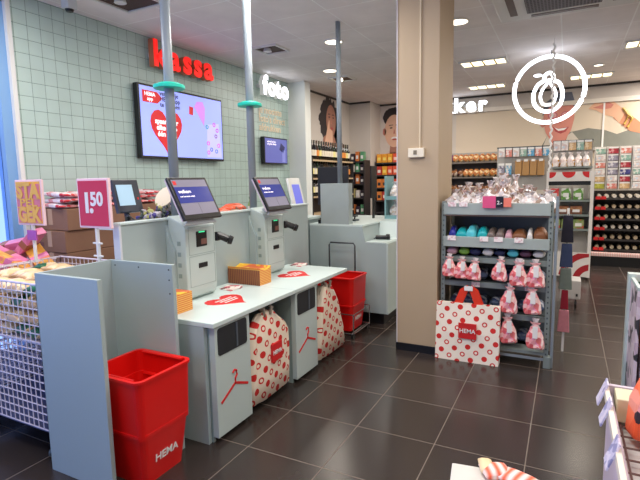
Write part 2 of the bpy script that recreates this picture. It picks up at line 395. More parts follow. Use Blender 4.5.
for i, (y, z, c) in enumerate(((2.86, 2.31, (20, 150, 110)), (3.0, 2.35, (200, 60, 200)), (3.06, 2.28, (190, 40, 190)), (3.03, 2.20, (130, 60, 60)), (3.08, 2.08, (210, 70, 200)), (2.93, 2.02, (40, 90, 230)), (3.03, 2.0, (60, 110, 240)), (2.87, 2.1, (210, 80, 180)), (2.87, 1.98, (200, 80, 180)))):
    bm = bmesh.new(); path(bm, [(xs+.001, y+.022*math.cos(a*PI/6), z+.022*math.sin(a*PI/6)) for a in range(12)], .006, seg=5, closed=True)
    obj('emblem', bm, em('screen_dot%d' % i, c), t)
t = thing('photo_screen', 'small wall screen with a dark blue page under the foto lettering', 'screen', (XW, 4.56, 1.87))
bx('casing', BLACK, t, XW+.02, XW+.09, 4.22, 4.92, 1.865, 2.29, bevel=.006)
bx('display', em('screen_blue', (92, 98, 168), .5), t, XW+.09, XW+.093, 4.24, 4.90, 1.885, 2.27)
text('page_text', 'upload je foto\nen print direct', .045, em('screen_white', (255, 245, 250), .8), t, (XW+.095, 4.30, 2.20), YA, ZA, .002, align='LEFT')
bm = bmesh.new(); prism(bm, [(0, .05), (.12, 0), (.17, .1), (.05, .16)], (XW+.093, 4.66, 2.05), YA, ZA, 0, .002); obj('picture', bm, em('screen_navy', (40, 42, 90), .3), t)
bm = bmesh.new(); prism(bm, [(0, 0), (.10, 0), (.10, .2), (0, .2)], (XW+.093, 4.74, 1.9), YA, ZA, 0, .002); obj('picture', bm, em('screen_mid', (120, 125, 190), .5), t)

# ================================================================ POLES
def pole(x, y, z0, label, ring=True):
    t = thing('ceiling_pole', label, 'pole', (x, y, z0), 'grey ceiling poles')
    bm = bmesh.new(); tube(bm, (x, y, z0), (x, y, H), .033 if ring else .027, seg=20); obj('tube', bm, POLE, t, smooth=True)
    if ring:
        bm = bmesh.new(); tube(bm, (x, y, 2.225), (x, y, 2.25), .105, seg=28); tube(bm, (x, y, 2.25), (x, y, 2.262), .085, .075, seg=28)
        obj('ring', bm, RING, t, bevel=.004)
pole(-.815, .355, 1.345, 'grey ceiling pole with teal ring behind the nearest checkout screen')
pole(-.815, 1.30, 1.345, 'grey ceiling pole with teal ring behind the second checkout screen')

# ================================================================ CHECKOUT: back panel
XB = -.79
t = thing('checkout_back_panel', 'long grey-green upright panel behind the two self checkouts', 'partition', (XB, 1, 0))
bx('panel', TEAL, t, XB-.05, XB, -.15, 2.25, 0, 1.33)
bx('top_cap', TEAL_L, t, XB-.06, XB+.01, -.16, 2.26, 1.33, 1.345, bevel=.003)
bx('end_strip', M('end_strip_light', (205, 208, 215), .4), t, XB-.052, XB+.004, -.165, -.15, 0, 1.33)
# counter units
def counter(y0, y1, label, first):
    t = thing('bagging_counter', label, 'counter', (-.45, y0, 0), 'bagging counters')
    bx('worktop', TEAL_L, t, XB+.002, -.15, y0, y1, .735, .765, bevel=.004)
    if first:
        bx('side_panel', TEAL, t, XB+.01, -.225, y0+.002, y0+.03, 0, .735)
    bm = bmesh.new(); yp0, yp1 = (y0+.035, y0+.385)
    box(bm, -.215, -.172, yp0, yp1, .035, .735)
    obj('front_panel', bm, KIOSK, t, bevel=.003)
    bm = bmesh.new(); box(bm, XB+.01, -.215, yp1-.03, yp1, 0, .735); box(bm, XB+.01, -.215, yp0, yp0+.02, 0, .735)
    obj('divider', bm, PANELB, t)
    bm = bmesh.new(); box(bm, XB+.01, XB+.03, yp1, y1-.01, 0, .735); obj('bay_back', bm, PANELB, t)
    # deposit window
    bm = bmesh.new(); a0, a1, b0, b1, r = yp0+.025, yp1-.035, .545, .715, .02
    pts = []
    for cx, cy, s in ((a1-r, b1-r, 0), (a0+r, b1-r, 1), (a0+r, b0+r, 2), (a1-r, b0+r, 3)):
        pts += [(cx+r*math.cos(s*PI/2+k*PI/8), cy+r*math.sin(s*PI/2+k*PI/8)) for k in range(5)]
    prism(bm, pts, (-.172, 0, 0), YA, ZA, 0, .004); wn = obj('deposit_window', bm, DARK, t)
    bm = bmesh.new(); box(bm, -.168, -.164, (a0+a1)/2+.03, (a0+a1)/2+.045, b0+.01, b1-.005); obj('window_bar', bm, M('window_bar_grey', (75, 85, 95), .4), wn)
    # coat hanger pictogram
    bm = bmesh.new(); ym = yp0+.175
    def bar(p, q, r=.008):
        p, q = Vector(p), Vector(q); d = (q-p).normalized(); n = Vector((-d.y, d.x))
        prism(bm, [tuple(p-n*r), tuple(q-n*r), tuple(q+n*r), tuple(p+n*r)], (-.172, 0, 0), YA, ZA, 0, .003)
    bar((ym-.14, .245), (ym+.005, .325)); bar((ym-.003, .325), (ym+.135, .27))
    path(bm, [(-.170, ym+.002, .325), (-.170, ym+.002, .355), (-.170, ym+.02, .372), (-.170, ym+.018, .40), (-.170, ym-.005, .41), (-.170, ym-.022, .395)], .007, seg=6)
    obj('hanger_pictogram', bm, REDP, t)
    # bag hooks
    bm = bmesh.new(); ymid = (yp1+y1)/2
    for s in (-.05, .05): path(bm, [(-.26, ymid+s, .735), (-.26, ymid+s, .69), (-.22, ymid+s, .675), (-.2, ymid+s, .69)], .006, seg=6)
    obj('bag_hook', bm, CHROME, t)
    bm = bmesh.new()
    if not first: pass
    return t
counter(-.09, .86, 'nearer bagging counter with hanger pictogram, beside the tall booth panels', True)
counter(.862, 1.83, 'farther bagging counter with hanger pictogram, beside the back basket stack', False)
# kiosks
def kiosk():
    t = thing('self_checkout_kiosk', 'nearest self checkout with welcome screen, just behind the small orange leaflet stack', 'self checkout', (XB, .39, .765), 'self checkout kiosks')
    bm = bmesh.new()
    prism(bm, [(XB+.002, .765), (-.68, .765), (-.645, .79), (-.635, .84), (-.635, 1.27), (-.655, 1.305), (XB+.002, 1.36)], (0, .55, 0), XA, ZA, 0, .31)
    obj('body', bm, KIOSK, t, bevel=.008)
    bm = bmesh.new(); prism(bm, [(XB+.001, .80), (-.745, .80), (-.72, .83), (-.72, 1.12), (-.745, 1.17), (XB+.001, 1.3)], (0, .56, 0), XA, ZA, 0, .345)
    obj('rear_housing', bm, TEAL, t, bevel=.004)
    for z0, z1 in ((.86, 1.075), (1.085, 1.28)):
        bm = bmesh.new(); e = .265; y0 = .27; y1 = .535
        for a in ((y0, y0+.003, z0, z1), (y1-.003, y1, z0, z1), (y0, y1, z0, z0+.003), (y0, y1, z1-.003, z1)): box(bm, -.636, -.6335, *a)
        obj('seam', bm, PANELB, t)
    s = bx('receipt_slot', BLACK, t, -.637, -.631, .345, .455, 1.135, 1.245, bevel=.004)
    bx('slot_light', em('slot_green', (60, 220, 150), 1.0), s, -.632, -.629, .37, .43, 1.235, 1.243)
    bx('receipt_paper', M('paper_brown', (120, 80, 70), .6), s, -.632, -.629, .39, .45, 1.15, 1.19)
    bx('card_slot', BLACK, t, -.637, -.630, .36, .45, .985, 1.02, bevel=.003)
    bm = bmesh.new()
    for k in range(4):
        z = .93+k*.075
        for a in ((.03, .032), (.05, .052)): pass
        box(bm, -.71, -.68, .2385, .24, z, z+.03)
    obj('side_vent', bm, PANELB, t)
    # tilted screen
    p0 = Vector((-.50, .105, 1.345)); up = Vector((-.14, 0, .275)); L = up.length; up.normalize()
    sc_ = bmesh.new(); prism(sc_, [(0, 0), (.37, 0), (.37, L), (0, L)], p0, YA, up, -.022, 0); s = obj('screen', sc_, BLACK, t, bevel=.006)
    b = bmesh.new(); prism(b, [(.006, .006), (.364, .006), (.364, L-.006), (.006, L-.006)], p0, YA, up, -.035, -.0225); obj('back_shell', b, M('shell_pink_grey', (205, 190, 200), .4), s)
    b = bmesh.new(); prism(b, [(.022, .035), (.348, .035), (.348, L-.02), (.022, L-.02)], p0, YA, up, .0, .0015); obj('display', b, M('display_grey', (125, 122, 138), .15, em=.22, var=.02), s)
    b = bmesh.new(); prism(b, [(.022, .118), (.348, .118), (.348, .235), (.022, .235)], p0, YA, up, .0015, .0025); obj('blue_band', b, M('display_navy', (48, 56, 125), .15, em=.35, var=.02), s)
    b = bmesh.new(); prism(b, [(.03, .25), (.058, .25), (.058, .278), (.03, .278)], p0, YA, up, .0015, .003); obj('red_logo', b, REDP, s)
    b = bmesh.new(); prism(b, [(.185, .04), (.187, .04), (.187, .115), (.185, .115)], p0, YA, up, .0015, .0025); obj('page_line', b, M('display_line', (80, 80, 95), .3), s)
    n = YA.cross(up)
    text('welcome_text', 'welkom', .036, em('screen_white', (255, 245, 250), .8), s, p0+YA*.045+up*.20+n*.003, YA, up, .001, align='LEFT')
    text('scan_text', 'scan het eerste artikel', .015, em('screen_white', (255, 245, 250), .8), s, p0+YA*.045+up*.165+n*.003, YA, up, .001, align='LEFT')
    b = bmesh.new(); prism(b, [(.02, -.02), (.34, -.02), (.30, .01), (.06, .01)], p0, YA, up, -.05, -.036)
    tube(b, (-.60, .30, 1.37), (-.72, .38, 1.31), .03, .045); obj('screen_arm', b, M('arm_pale', (170, 175, 180), .4), t)
    # hand scanner in its side holder
    b = bmesh.new()
    box(b, -.66, -.62, .552, .60, 1.155, 1.22)
    h = obj('scanner_holder', b, BLACK, t, bevel=.006)
    b = bmesh.new(); tube(b, (-.64, .575, 1.20), (-.57, .62, 1.162), .026, .028, seg=14); tube(b, (-.57, .62, 1.162), (-.545, .638, 1.15), .035, .030, seg=14)
    obj('hand_scanner', b, BLACK, t, smooth=False, bevel=.003)
    return t
k1 = kiosk()
k2 = dup(k1, (0, .965, 0), 'second self checkout, standing beyond the wide leaflet stack')
# things on the worktop
LEAF = stripes_mat('leaflet_edges', (215, 95, 45), (232, 190, 95), 24, 'Z')
LEAFS = stripes_mat('leaflet_spines', (120, 50, 50), (160, 110, 60), 17, 'X')
LEAFT = patch_mat('leaflet_cover', [(235, 175, 40), (240, 200, 60), (225, 110, 60)], 22)
def leaflet_stack(x0, x1, y0, y1, z, h, label, curl=0):
    t = thing('leaflet_stack', label, 'leaflets', ((x0+x1)/2, (y0+y1)/2, z))
    bm = bmesh.new(); n = 8
    top = []
    for i in range(n+1):
        u = i/n; top.append((y0+(y1-y0)*u, z+h+curl*(2*u-1)**2))
    prism(bm, [(y0, z), (y1, z)]+[(a, b) for a, b in top[::-1]], (x0, 0, 0), YA, ZA, 0, x1-x0)
    obj('pages', bm, LEAF, t, kind='stuff')
    bm = bmesh.new()
    prism(bm, [(a, b+.003) for a, b in top]+[(a, b) for a, b in top[::-1]], (x0, 0, 0), YA, ZA, 0, x1-x0)
    obj('top_cover', bm, LEAFT, t)
    bm = bmesh.new(); box(bm, x0, x1, y0-.003, y0, z, z+h+curl*.3); obj('spines', bm, LEAFS, t, kind='stuff')
leaflet_stack(-.785, -.475, .87, 1.03, .765, .115, 'wide stack of yellow and orange leaflets between the two kiosks, curled top', .02)
leaflet_stack(-.77, -.49, -.03, .12, .765, .12, 'small orange leaflet stack at the near end, by the booth panel')
for (yc, xc, lb) in ((.40, -.41, 'red heart decal on the worktop before the nearest kiosk'), (1.38, -.44, 'red heart decal on the worktop before the second kiosk')):
    t = thing('heart_decal', lb, 'decal', (xc, yc, .765))
    bm = bmesh.new(); prism(bm, [(u*1.0, v*.95) for u, v in heart(.17)], (xc, yc, .765), YA, (-1, 0, 0), 0, .0015); obj('sheet', bm, REDP, t)
    bm = bmesh.new(); rr = random.Random(3)
    for k, row in enumerate((.045, .012, -.022)):
        y = -.085+.01*k
        while y < .075:
            l = rr.uniform(.012, .03); prism(bm, [(y, row), (y+l, row), (y+l, row+.016), (y, row+.016)], (xc, yc, .765), YA, (-1, 0, 0), .0015, .0022); y += l+.007
    obj('print', bm, CARD, t)
FLY = patch_mat('flyer_print', [(235, 220, 215), (200, 90, 100), (240, 235, 230), (130, 70, 75), (245, 235, 225)], 28)
for i, (x, y, lb) in enumerate(((-.68, .65, 'printed white flyers lying beside the first kiosk'), (-.70, 1.74, 'printed white flyers lying beside the second kiosk'))):
    t = thing('flyer', lb, 'flyer', (x, y, .765))
    for k in range(3):
        m = Matrix.Translation((x+.05, y+.04+k*.02, .767+k*.004)) @ Matrix.Rotation(.25*k-.2, 4, 'Z')
        bx('sheet', FLY, t, -.065, .065, -.05, .05, -.0015, .0015, m=m)

# ---- bags hanging in the bays
DOTY = dots_mat('polka_cotton', 'Y', pitch=.118, rad=.026)
def hanging_bag(prof, x, label, group='spotted bags hanging in the counter bays', logo=None):
    """prof: list of (z, y_left, y_right, thickness)"""
    ym = (prof[-1][1]+prof[-1][2])/2
    t = thing('hanging_bag', label, 'bag', (x, ym, prof[0][0]), group)
    bm = bmesh.new(); n = 40; rings = []
    rr = random.Random(len(label))
    ph = [rr.uniform(0, 6) for _ in range(4)]
    for k, (z, a, b, th) in enumerate(prof):
        u = k/(len(prof)-1); ring = []
        for i in range(n):
            an = 2*PI*i/n; c, s = math.cos(an), math.sin(an)
            yy = (a+b)/2+(b-a)/2*math.copysign(abs(c)**.45, c)
            fold = (.2+.8*u)*.010*math.sin(an*9+ph[0])+(.4+u)*.007*math.sin(an*5+ph[1]+u*3)
            ring.append(bm.verts.new((x+th*math.copysign(abs(s)**.7, s)+fold*(1 if s > 0 else .5), yy, z+.006*math.sin(an*3+ph[2])*u)))
        rings.append(ring)
    for A, B in zip(rings, rings[1:]):
        for i in range(n): j = (i+1) % n; bm.faces.new((A[i], A[j], B[j], B[i]))
    bm.faces.new(rings[0][::-1]); bm.faces.new(rings[-1])
    o = obj('body', bm, DOTY, t, smooth=True)
    z = prof[-1][0]
    STR = M('bag_strap_grey', (170, 160, 145), .8)
    for s in (-1, 1):
        bm = bmesh.new(); y = ym+s*.035
        path(bm, [(x+.03, y, z-.02), (x+.035, y+s*.015, z+.03), (x+.01, y+s*.02, z+.055), (x-.02, y, z+.05), (x-.01, y-s*.02, z+.0)], .011, seg=7)
        obj('strap', bm, STR, t, smooth=True)
    if logo:
        y, zz, sz = logo; xx = x+.068
        l = bx('logo_patch', REDP, t, x+.03, xx, y-sz/2, y+sz/2, zz-sz/2, zz+sz/2)
        text('logo_text', 'HEMA', sz*.33, CARD, l, (xx+.002, y, zz), YA, ZA, .002, bold=.0008)
    return t
hanging_bag([(.05, .34, .82, .02), (.055, .335, .83, .035), (.2, .335, .83, .045), (.35, .335, .83, .05), (.48, .34, .82, .05), (.54, .345, .78, .05), (.59, .37, .72, .045), (.63, .42, .66, .04), (.665, .47, .61, .032)], -.225,
            'spotted cotton bag with a square red logo, hanging in the nearer bay', logo=(.60, .37, .13))
hanging_bag([(.03, 1.33, 1.87, .02), (.035, 1.32, 1.88, .035), (.2, 1.33, 1.84, .045), (.38, 1.34, 1.76, .05), (.5, 1.36, 1.70, .05), (.6, 1.38, 1.62, .045), (.66, 1.42, 1.57, .035)], -.225,
            'spotted cotton bag without a visible logo, hanging in the farther bay')

# ---- baskets
def basket(x0, x1, y0, y1, z0, z1, tp, label, logo, group):
    t = thing('shopping_basket', label, 'basket', ((x0+x1)/2, (y0+y1)/2, z0), group)
    def rr(x0, x1, y0, y1, r, z):
        pts = []
        for cx, cy, s in ((x1-r, y1-r, 0), (x0+r, y1-r, 1), (x0+r, y0+r, 2), (x1-r, y0+r, 3)):
            pts += [(cx+r*math.cos(s*PI/2+k*PI/8), cy+r*math.sin(s*PI/2+k*PI/8), z) for k in range(5)]
        return pts
    bm = bmesh.new(); w = .012
    loops = [rr(x0+tp, x1-tp, y0+tp, y1-tp, .03, z0), rr(x0, x1, y0, y1, .04, z1-.015), rr(x0-.008, x1+.008, y0-.008, y1+.008, .045, z1-.015), rr(x0-.008, x1+.008, y0-.008, y1+.008, .045, z1),
             rr(x0+w, x1-w, y0+w, y1-w, .035, z1), rr(x0+tp+w, x1-tp-w, y0+tp+w, y1-tp-w, .025, z0+w)]
    L = [[bm.verts.new(p) for p in l] for l in loops]; n = len(L[0])
    for A, B in zip(L, L[1:]):
        for i in range(n): j = (i+1) % n; bm.faces.new((A[i], A[j], B[j], B[i]))
    bm.faces.new(L[0][::-1]); bm.faces.new(L[-1])
    obj('shell', bm, RED, t)
    for s in (-1, 1):
        yy = (y0+y1)/2+s*((y1-y0)/2-.02); bm = bmesh.new()
        path(bm, [(x0+.05, yy, z1-.004), (x1-.05, yy, z1-.004)], .008, seg=6); obj('folded_handle', bm, RED, t)
    if logo:
        zc = (z0+z1)/2; a = math.atan2(tp, z1-z0); up = Vector((math.sin(a), 0, math.cos(a)))
        f = (z1-.015-zc)/(z1-.015-z0); xx = x1-tp*f
        text('logo_text', 'HEMA', .062, CARD, t, (xx+.003, (y0+y1)/2, zc-.02), YA, up, .002, bold=.001)
    return t
basket(-.60, -.225, -.585, -.235, 0, .30, .035, 'lowest red basket lettered HEMA in the near booth stack', True, 'baskets in the booth')
basket(-.60, -.225, -.585, -.235, .18, .47, .03, 'middle red basket nested in the near booth stack', False, 'baskets in the booth')
basket(-.615, -.21, -.60, -.22, .27, .595, .012, 'topmost red basket of the near booth stack', False, 'baskets in the booth')
basket(-.60, -.21, 2.07, 2.44, .06, .33, .03, 'lowest red basket of the stack beyond the counters', True, 'baskets beyond the counters')
basket(-.61, -.20, 2.06, 2.45, .28, .61, .015, 'upper red basket of the stack beyond the counters', False, 'baskets beyond the counters')
t = thing('basket_trolley', 'wire basket trolley with tall dark handle under the far red basket stack', 'trolley', (-.4, 2.25, 0))
bm = bmesh.new()
for z in (.055, .25): path(bm, [(-.63, 2.04, z), (-.185, 2.04, z), (-.185, 2.47, z), (-.63, 2.47, z)], .006, seg=6, closed=True)
for x, y in ((-.63, 2.04), (-.185, 2.04), (-.185, 2.47), (-.63, 2.47)): path(bm, [(x, y, .055), (x, y, .25)], .006, seg=6)
for k in range(4): path(bm, [(-.6+k*.13, 2.04, .055), (-.6+k*.13, 2.47, .055)], .004, seg=5)
obj('wire_base', bm, CHROME, t)
bm = bmesh.new(); path(bm, [(-.66, 2.49, .1), (-.66, 2.49, .88), (-.645, 2.49, .905), (-.37, 2.49, .905), (-.355, 2.49, .88), (-.355, 2.49, .1)], .009, seg=8); path(bm, [(-.66, 2.49, .1), (-.66, 2.47, .06)], .008); path(bm, [(-.355, 2.49, .1), (-.355, 2.47, .06)], .008)
obj('handle', bm, M('handle_dark', (55, 58, 60), .4), t, smooth=True)
for x, y in ((-.62, 2.06), (-.2, 2.06), (-.2, 2.45), (-.62, 2.45)):
    bm = bmesh.new(); tube(bm, (x-.012, y, .027), (x+.012, y, .027), .027, seg=16); obj('wheel', bm, BLACK, t)

# ---- booth of three panels
t = thing('basket_booth', 'three-sided grey-green booth of upright panels around the near red baskets', 'partition', (-.6, -.4, 0))
bx('front_panel', TEAL, t, -.86, -.365, -.665, -.64, .0, 1.12, bevel=.002)
bx('side_panel', TEAL, t, -.86, -.835, -.64, -.20, 0, 1.12)
bx('rear_panel', TEAL, t, -.86, -.335, -.20, -.175, 0, 1.12, bevel=.002)
for x, z in ((-.8, 1.09), (-.6, 1.09), (-.36, 1.09), (-.36, 1.03), (-.36, .95)):
    bm = bmesh.new(); tube(bm, (x, -.202, z), (x, -.199, z), .005, seg=8); obj('screw', bm, STEELD, t)

# ================================================================ LEFT: wire bins, boxes, signs
def bin_(x0, x1, y0, y1, z0, z1, label, step=.045, mid=None):
    t = thing('wire_bin', label, 'wire bin', ((x0+x1)/2, (y0+y1)/2, 0), 'white wire dump bins')
    def face(name, horizontal):
        bm = bmesh.new(); r = .0022
        if horizontal[0] == 'x':
            y = horizontal[1]; n = int((x1-x0)/step)
            for k in range(n+1): x = x0+(x1-x0)*k/n; box(bm, x-r, x+r, y-r, y+r, z0, z1)
            m = int((z1-z0)/step)
            for k in range(m+1): z = z0+(z1-z0)*k/m; box(bm, x0, x1, y-r*1.6, y+r*1.6, z-r, z+r)
        else:
            x = horizontal[1]; n = int((y1-y0)/step)
            for k in range(n+1): y = y0+(y1-y0)*k/n; box(bm, x-r, x+r, y-r, y+r, z0, z1)
            m = int((z1-z0)/step)
            for k in range(m+1): z = z0+(z1-z0)*k/m; box(bm, x-r*1.6, x+r*1.6, y0, y1, z-r, z+r)
        obj(name, bm, WIRE, t)
    face('front_grid', ('x', y0)); face('rear_grid', ('x', y1)); face('side_grid', ('y', x0)); face('side_grid', ('y', x1))
    bm = bmesh.new(); z = z1
    path(bm, [(x0, y0, z), (x1, y0, z), (x1, y1, z), (x0, y1, z)], .007, seg=6, closed=True); obj('rim', bm, WIRE, t)
    bm = bmesh.new(); box(bm, x0, x1, y0, y1, z0-.012, z0); obj('floor_tray', bm, M('tray_lilac_grey', (90, 95, 130), .6), t)
    if mid:
        bm = bmesh.new(); box(bm, x0+.01, x1-.01, y0+.01, y1-.01, mid-.01, mid); obj('inner_shelf', bm, WIRE, t)
    for x in (x0+.04, x1-.04):
        for y in (y0+.04, y1-.04):
            bm = bmesh.new(); box(bm, x-.012, x+.012, y-.012, y+.012, .05, z0-.012); tube(bm, (x-.01, y, .028), (x+.01, y, .028), .028, seg=16)
            obj('castor', bm, STEELD, t)
    return t
bin_(-1.80, -.93, -.62, .12, .19, 1.04, 'white wire bin full of beige packs beside the grey booth', mid=.70)
bin_(-2.60, -1.86, -.62, .12, .19, 1.02, 'white wire bin heaped with pink and yellow bars by the window', mid=.70)
PK1 = patch_mat('pack_beige', [(228, 196, 150), (240, 214, 170), (222, 180, 130), (60, 120, 80), (236, 205, 160), (210, 90, 60), (245, 225, 190)], 16)
PK2 = patch_mat('pack_beige_green', [(235, 205, 160), (40, 105, 70), (240, 215, 175), (225, 190, 140)], 14)
def pack(name, cx, cy, cz, sx, sy, sz, rot, mat, label, cat, group, src=None):
    if src is None:
        bm = bmesh.new(); bmesh.ops.create_cube(bm, size=1)
        bmesh.ops.subdivide_edges(bm, edges=bm.edges[:], cuts=3, use_grid_fill=True)
        for v in bm.verts:
            x, y, z = v.co; k = (1-(2*x)**4*.5)*(1-(2*y)**4*.5)
            v.co = (x*sx*(1-.08*abs(2*z)), y*sy, z*sz*k)
        o = obj(name, bm, mat, None, smooth=True)
    else:
        o = src.copy(); C.objects.link(o)
    o.location = (cx, cy, cz); o.rotation_euler = rot
    return tag(o, label, cat, group)
srcs = []
for m_ in (PK1, PK2): srcs.append(m_)
first = {}
i = 0
for layer in range(4):
    for gx in range(6):
        for gy in range(3):
            x = -1.70+gx*.134+R.uniform(-.01, .01); y = -.53+gy*.23+R.uniform(-.02, .02); z = .742+layer*.082
            k = (0 if R.random() < .72 else 1)
            o = pack('snack_pack', x, y, z, .125, .17, .075, (R.uniform(-.1, .1), R.uniform(-.1, .1), R.uniform(-.1, .1)), srcs[k], 'beige snack pack among the pile in the near wire bin', 'snack pack', 'beige snack packs in the near wire bin', first.get(k))
            first.setdefault(k, o)
PINK = patch_mat('bar_pink', [(215, 120, 160), (225, 140, 175), (205, 105, 145)], 9)
YEL = patch_mat('bar_yellow', [(230, 165, 70), (225, 130, 95), (240, 185, 95)], 9)
def bar_(cx, cy, cz, rot, mat, end, label, g='pink and yellow bars heaped in the window bin', L=.26):
    t = thing('wrapped_bar', label, 'bar', (cx, cy, cz), g); 
    bm = bmesh.new(); box(bm, cx-L/2, cx+L/2, cy-.06, cy+.06, cz-.03, cz+.03); obj('wrapper', bm, mat, t, bevel=.006)
    bm = bmesh.new(); box(bm, cx-.01, cx+.04, cy-.062, cy+.062, cz-.032, cz+.032); obj('band', bm, end, t)
    t.rotation_euler = rot
    return t
BR = M('band_brown', (150, 95, 70), .5)
for layer in range(3):
    for gx in range(3):
        for gy in range(3):
            bar_(-2.42+gx*.22+.0, -.5+gy*.22, .745+layer*.09, (R.uniform(-.1, .1), R.uniform(-.1, .1), R.choice((0, 1.57))), R.choice((PINK, YEL)), BR, 'wrapped bar lying inside the window bin below the heap')
for x, y, z, rx, rz, ry, m_, lb in (
        (-2.10, -.12, 1.06, .15, .35, .45, PINK, 'pink bar slanting down to the right at the front of the window bin heap'),
        (-2.03, .02, 1.13, .1, .2, -.75, PINK, 'pink bar with brown band leaning up at the top of the heap'),
        (-1.97, -.16, 1.03, -.1, .5, .5, YEL, 'yellow bar in front of the pink ones'),
        (-1.93, .04, 1.03, .4, -.2, .5, YEL, 'yellow bar sloping down towards the booth'),
        (-2.28, -.2, 1.03, 0, .2, .0, YEL, 'yellow bar lying flat at the left of the heap'),
        (-2.33, .0, 1.10, .2, .7, -.2, PINK, 'pink bar at the rear left of the heap'),
        (-2.02, -.32, 1.02, .1, .1, .15, PINK, 'pink bar lowest at the front right of the heap')):
    bar_(x, y, z, (rx, ry, rz), m_, BR if m_ is PINK else PINK, lb, L=.32)
# signs on posts
def post_sign(x, y, z0, label, w_, h_, face, zc):
    t = thing('price_sign', label, 'sign', (x, y, z0), None)
    bm = bmesh.new(); tube(bm, (x, y+.012, z0), (x, y+.012, zc-h_/2), .012, seg=10); 
    obj('post', bm, WHITE, t)
    bx('frame', M('sign_frame_pale', (240, 205, 210), .5), t, x-w_/2, x+w_/2, y, y+.02, zc-h_/2, zc+h_/2, bevel=.004)
    bx('face', face, t, x-w_/2+.014, x+w_/2-.014, y-.003, y, zc-h_/2+.014, zc+h_/2-.014)
    return t
RS = M('sign_crimson', (205, 35, 62), .4, var=.02)
t = post_sign(-.93, -.22, 1.0, 'crimson price sign reading 1.50 on a white post', .285, .305, RS, 1.467)
yy = -.22-.004
text('price_digit', '1', .17, CARD, t, (-.985, yy, 1.465), XA, ZA, .002, bold=.006)
text('price_point', '.', .17, CARD, t, (-.945, yy, 1.465), XA, ZA, .002, bold=.006)
text('price_cents', '50', .115, CARD, t, (-.895, yy, 1.49), XA, ZA, .002, bold=.004)
for z in (1.22, 1.14):
    bm = bmesh.new(); tube(bm, (-.97, -.21, z), (-.89, -.21, z), .006, seg=8); obj('crossbar', bm, WHITE, t)
YS = M('sign_yellow', (235, 180, 60), .45, var=.02)
PKS = M('sign_pink_letter', (220, 120, 130), .45, var=0)
t = post_sign(-1.72, -.13, 1.04, 'yellow sign with large pink edged letters on a post by the window', .30, .32, YS, 1.465)
for z in (1.545, 1.462, 1.375):
    bx('pink_band', PKS, t, -1.853, -1.587, -.1345, -.133, z-.052 if z != 1.462 else z-.026, z+.05 if z != 1.462 else z+.026)
for s, z, sz, sx in (('STA', 1.545, .145, 1.0), ('PEL', 1.462, .075, 1.75), ('GEK', 1.375, .14, .92)):
    text('sign_word', s, sz, YS, t, (-1.72, -.137, z), XA, ZA, .002, bold=.008 if s != 'PEL' else .002, sx=sx)
bx('purple_tag', M('tag_purple', (170, 80, 170), .5), t, -1.76, -1.66, -.14, -.13, 1.20, 1.27)
# cardboard boxes against the tiled wall
for k in range(7):
    z = k*.197; j = R.uniform(-.015, .015)
    t = thing('cardboard_box', ['brown cardboard box hidden low in the stack by the tiled wall', 'third brown cardboard box from the top of the stack', 'second brown cardboard box from the top of the stack', 'topmost brown cardboard box of the stack by the tiled wall'][max(0, k-3)], 'box', (-2.45, 1.0, z), 'cardboard boxes stacked by the tiled wall')
    bx('carton', BOXC, t, -2.705, -2.24+j, .50+j, 1.72+j, z+.001, z+.193, bevel=.004)
    bx('packing_tape', M('tape_brown', (190, 150, 110), .3), t, -2.50, -2.44, .498+j, 1.722+j, z+.05, z+.194)
    if k > 3: bx('printed_label', M('box_print', (120, 80, 80), .7), t, -2.66, -2.56, .496+j, .50+j, z+.05, z+.09)
REDPK = patch_mat('packet_red_white', [(205, 40, 50), (235, 215, 215), (225, 150, 150), (190, 30, 45), (240, 230, 228)], 20)
f = None
for layer in range(3):
    for k in range(6):
        o = pack('soft_packet', -2.44+R.uniform(-.03, .03), .60+k*.19+R.uniform(-.02, .02), 1.402+layer*.048, .40, .17, .05, (R.uniform(-.08, .08), R.uniform(-.05, .05), R.uniform(-.15, .15)), REDPK,
                 'red and white soft packet in the pile on top of the cardboard boxes', 'packet', 'red and white packets on the cardboard boxes', f)
        f = f or o
CB = M('crate_blue', (35, 55, 150), .4)
for k in range(3):
    t = thing('plastic_crate', ['blue plastic crate at the floor behind the wire bins', 'middle blue plastic crate behind the wire bins', 'topmost blue plastic crate behind the wire bins'][k], 'crate', (-1.55, .30, k*.32), 'blue crates behind the wire bins')
    z = k*.32; bm = bmesh.new()
    box(bm, -1.75, -1.3, .16, .42, z, z+.02)
    for a in ((-1.75, -1.73, .16, .42), (-1.32, -1.3, .16, .42), (-1.73, -1.32, .16, .18), (-1.73, -1.32, .40, .42)): box(bm, *a, z+.02, z+.315)
    obj('tub', bm, CB, t)
    bm = bmesh.new(); path(bm, [(-1.755, .155, z+.305), (-1.295, .155, z+.305), (-1.295, .425, z+.305), (-1.755, .425, z+.305)], .010, seg=6, closed=True); obj('rim', bm, CB, t)

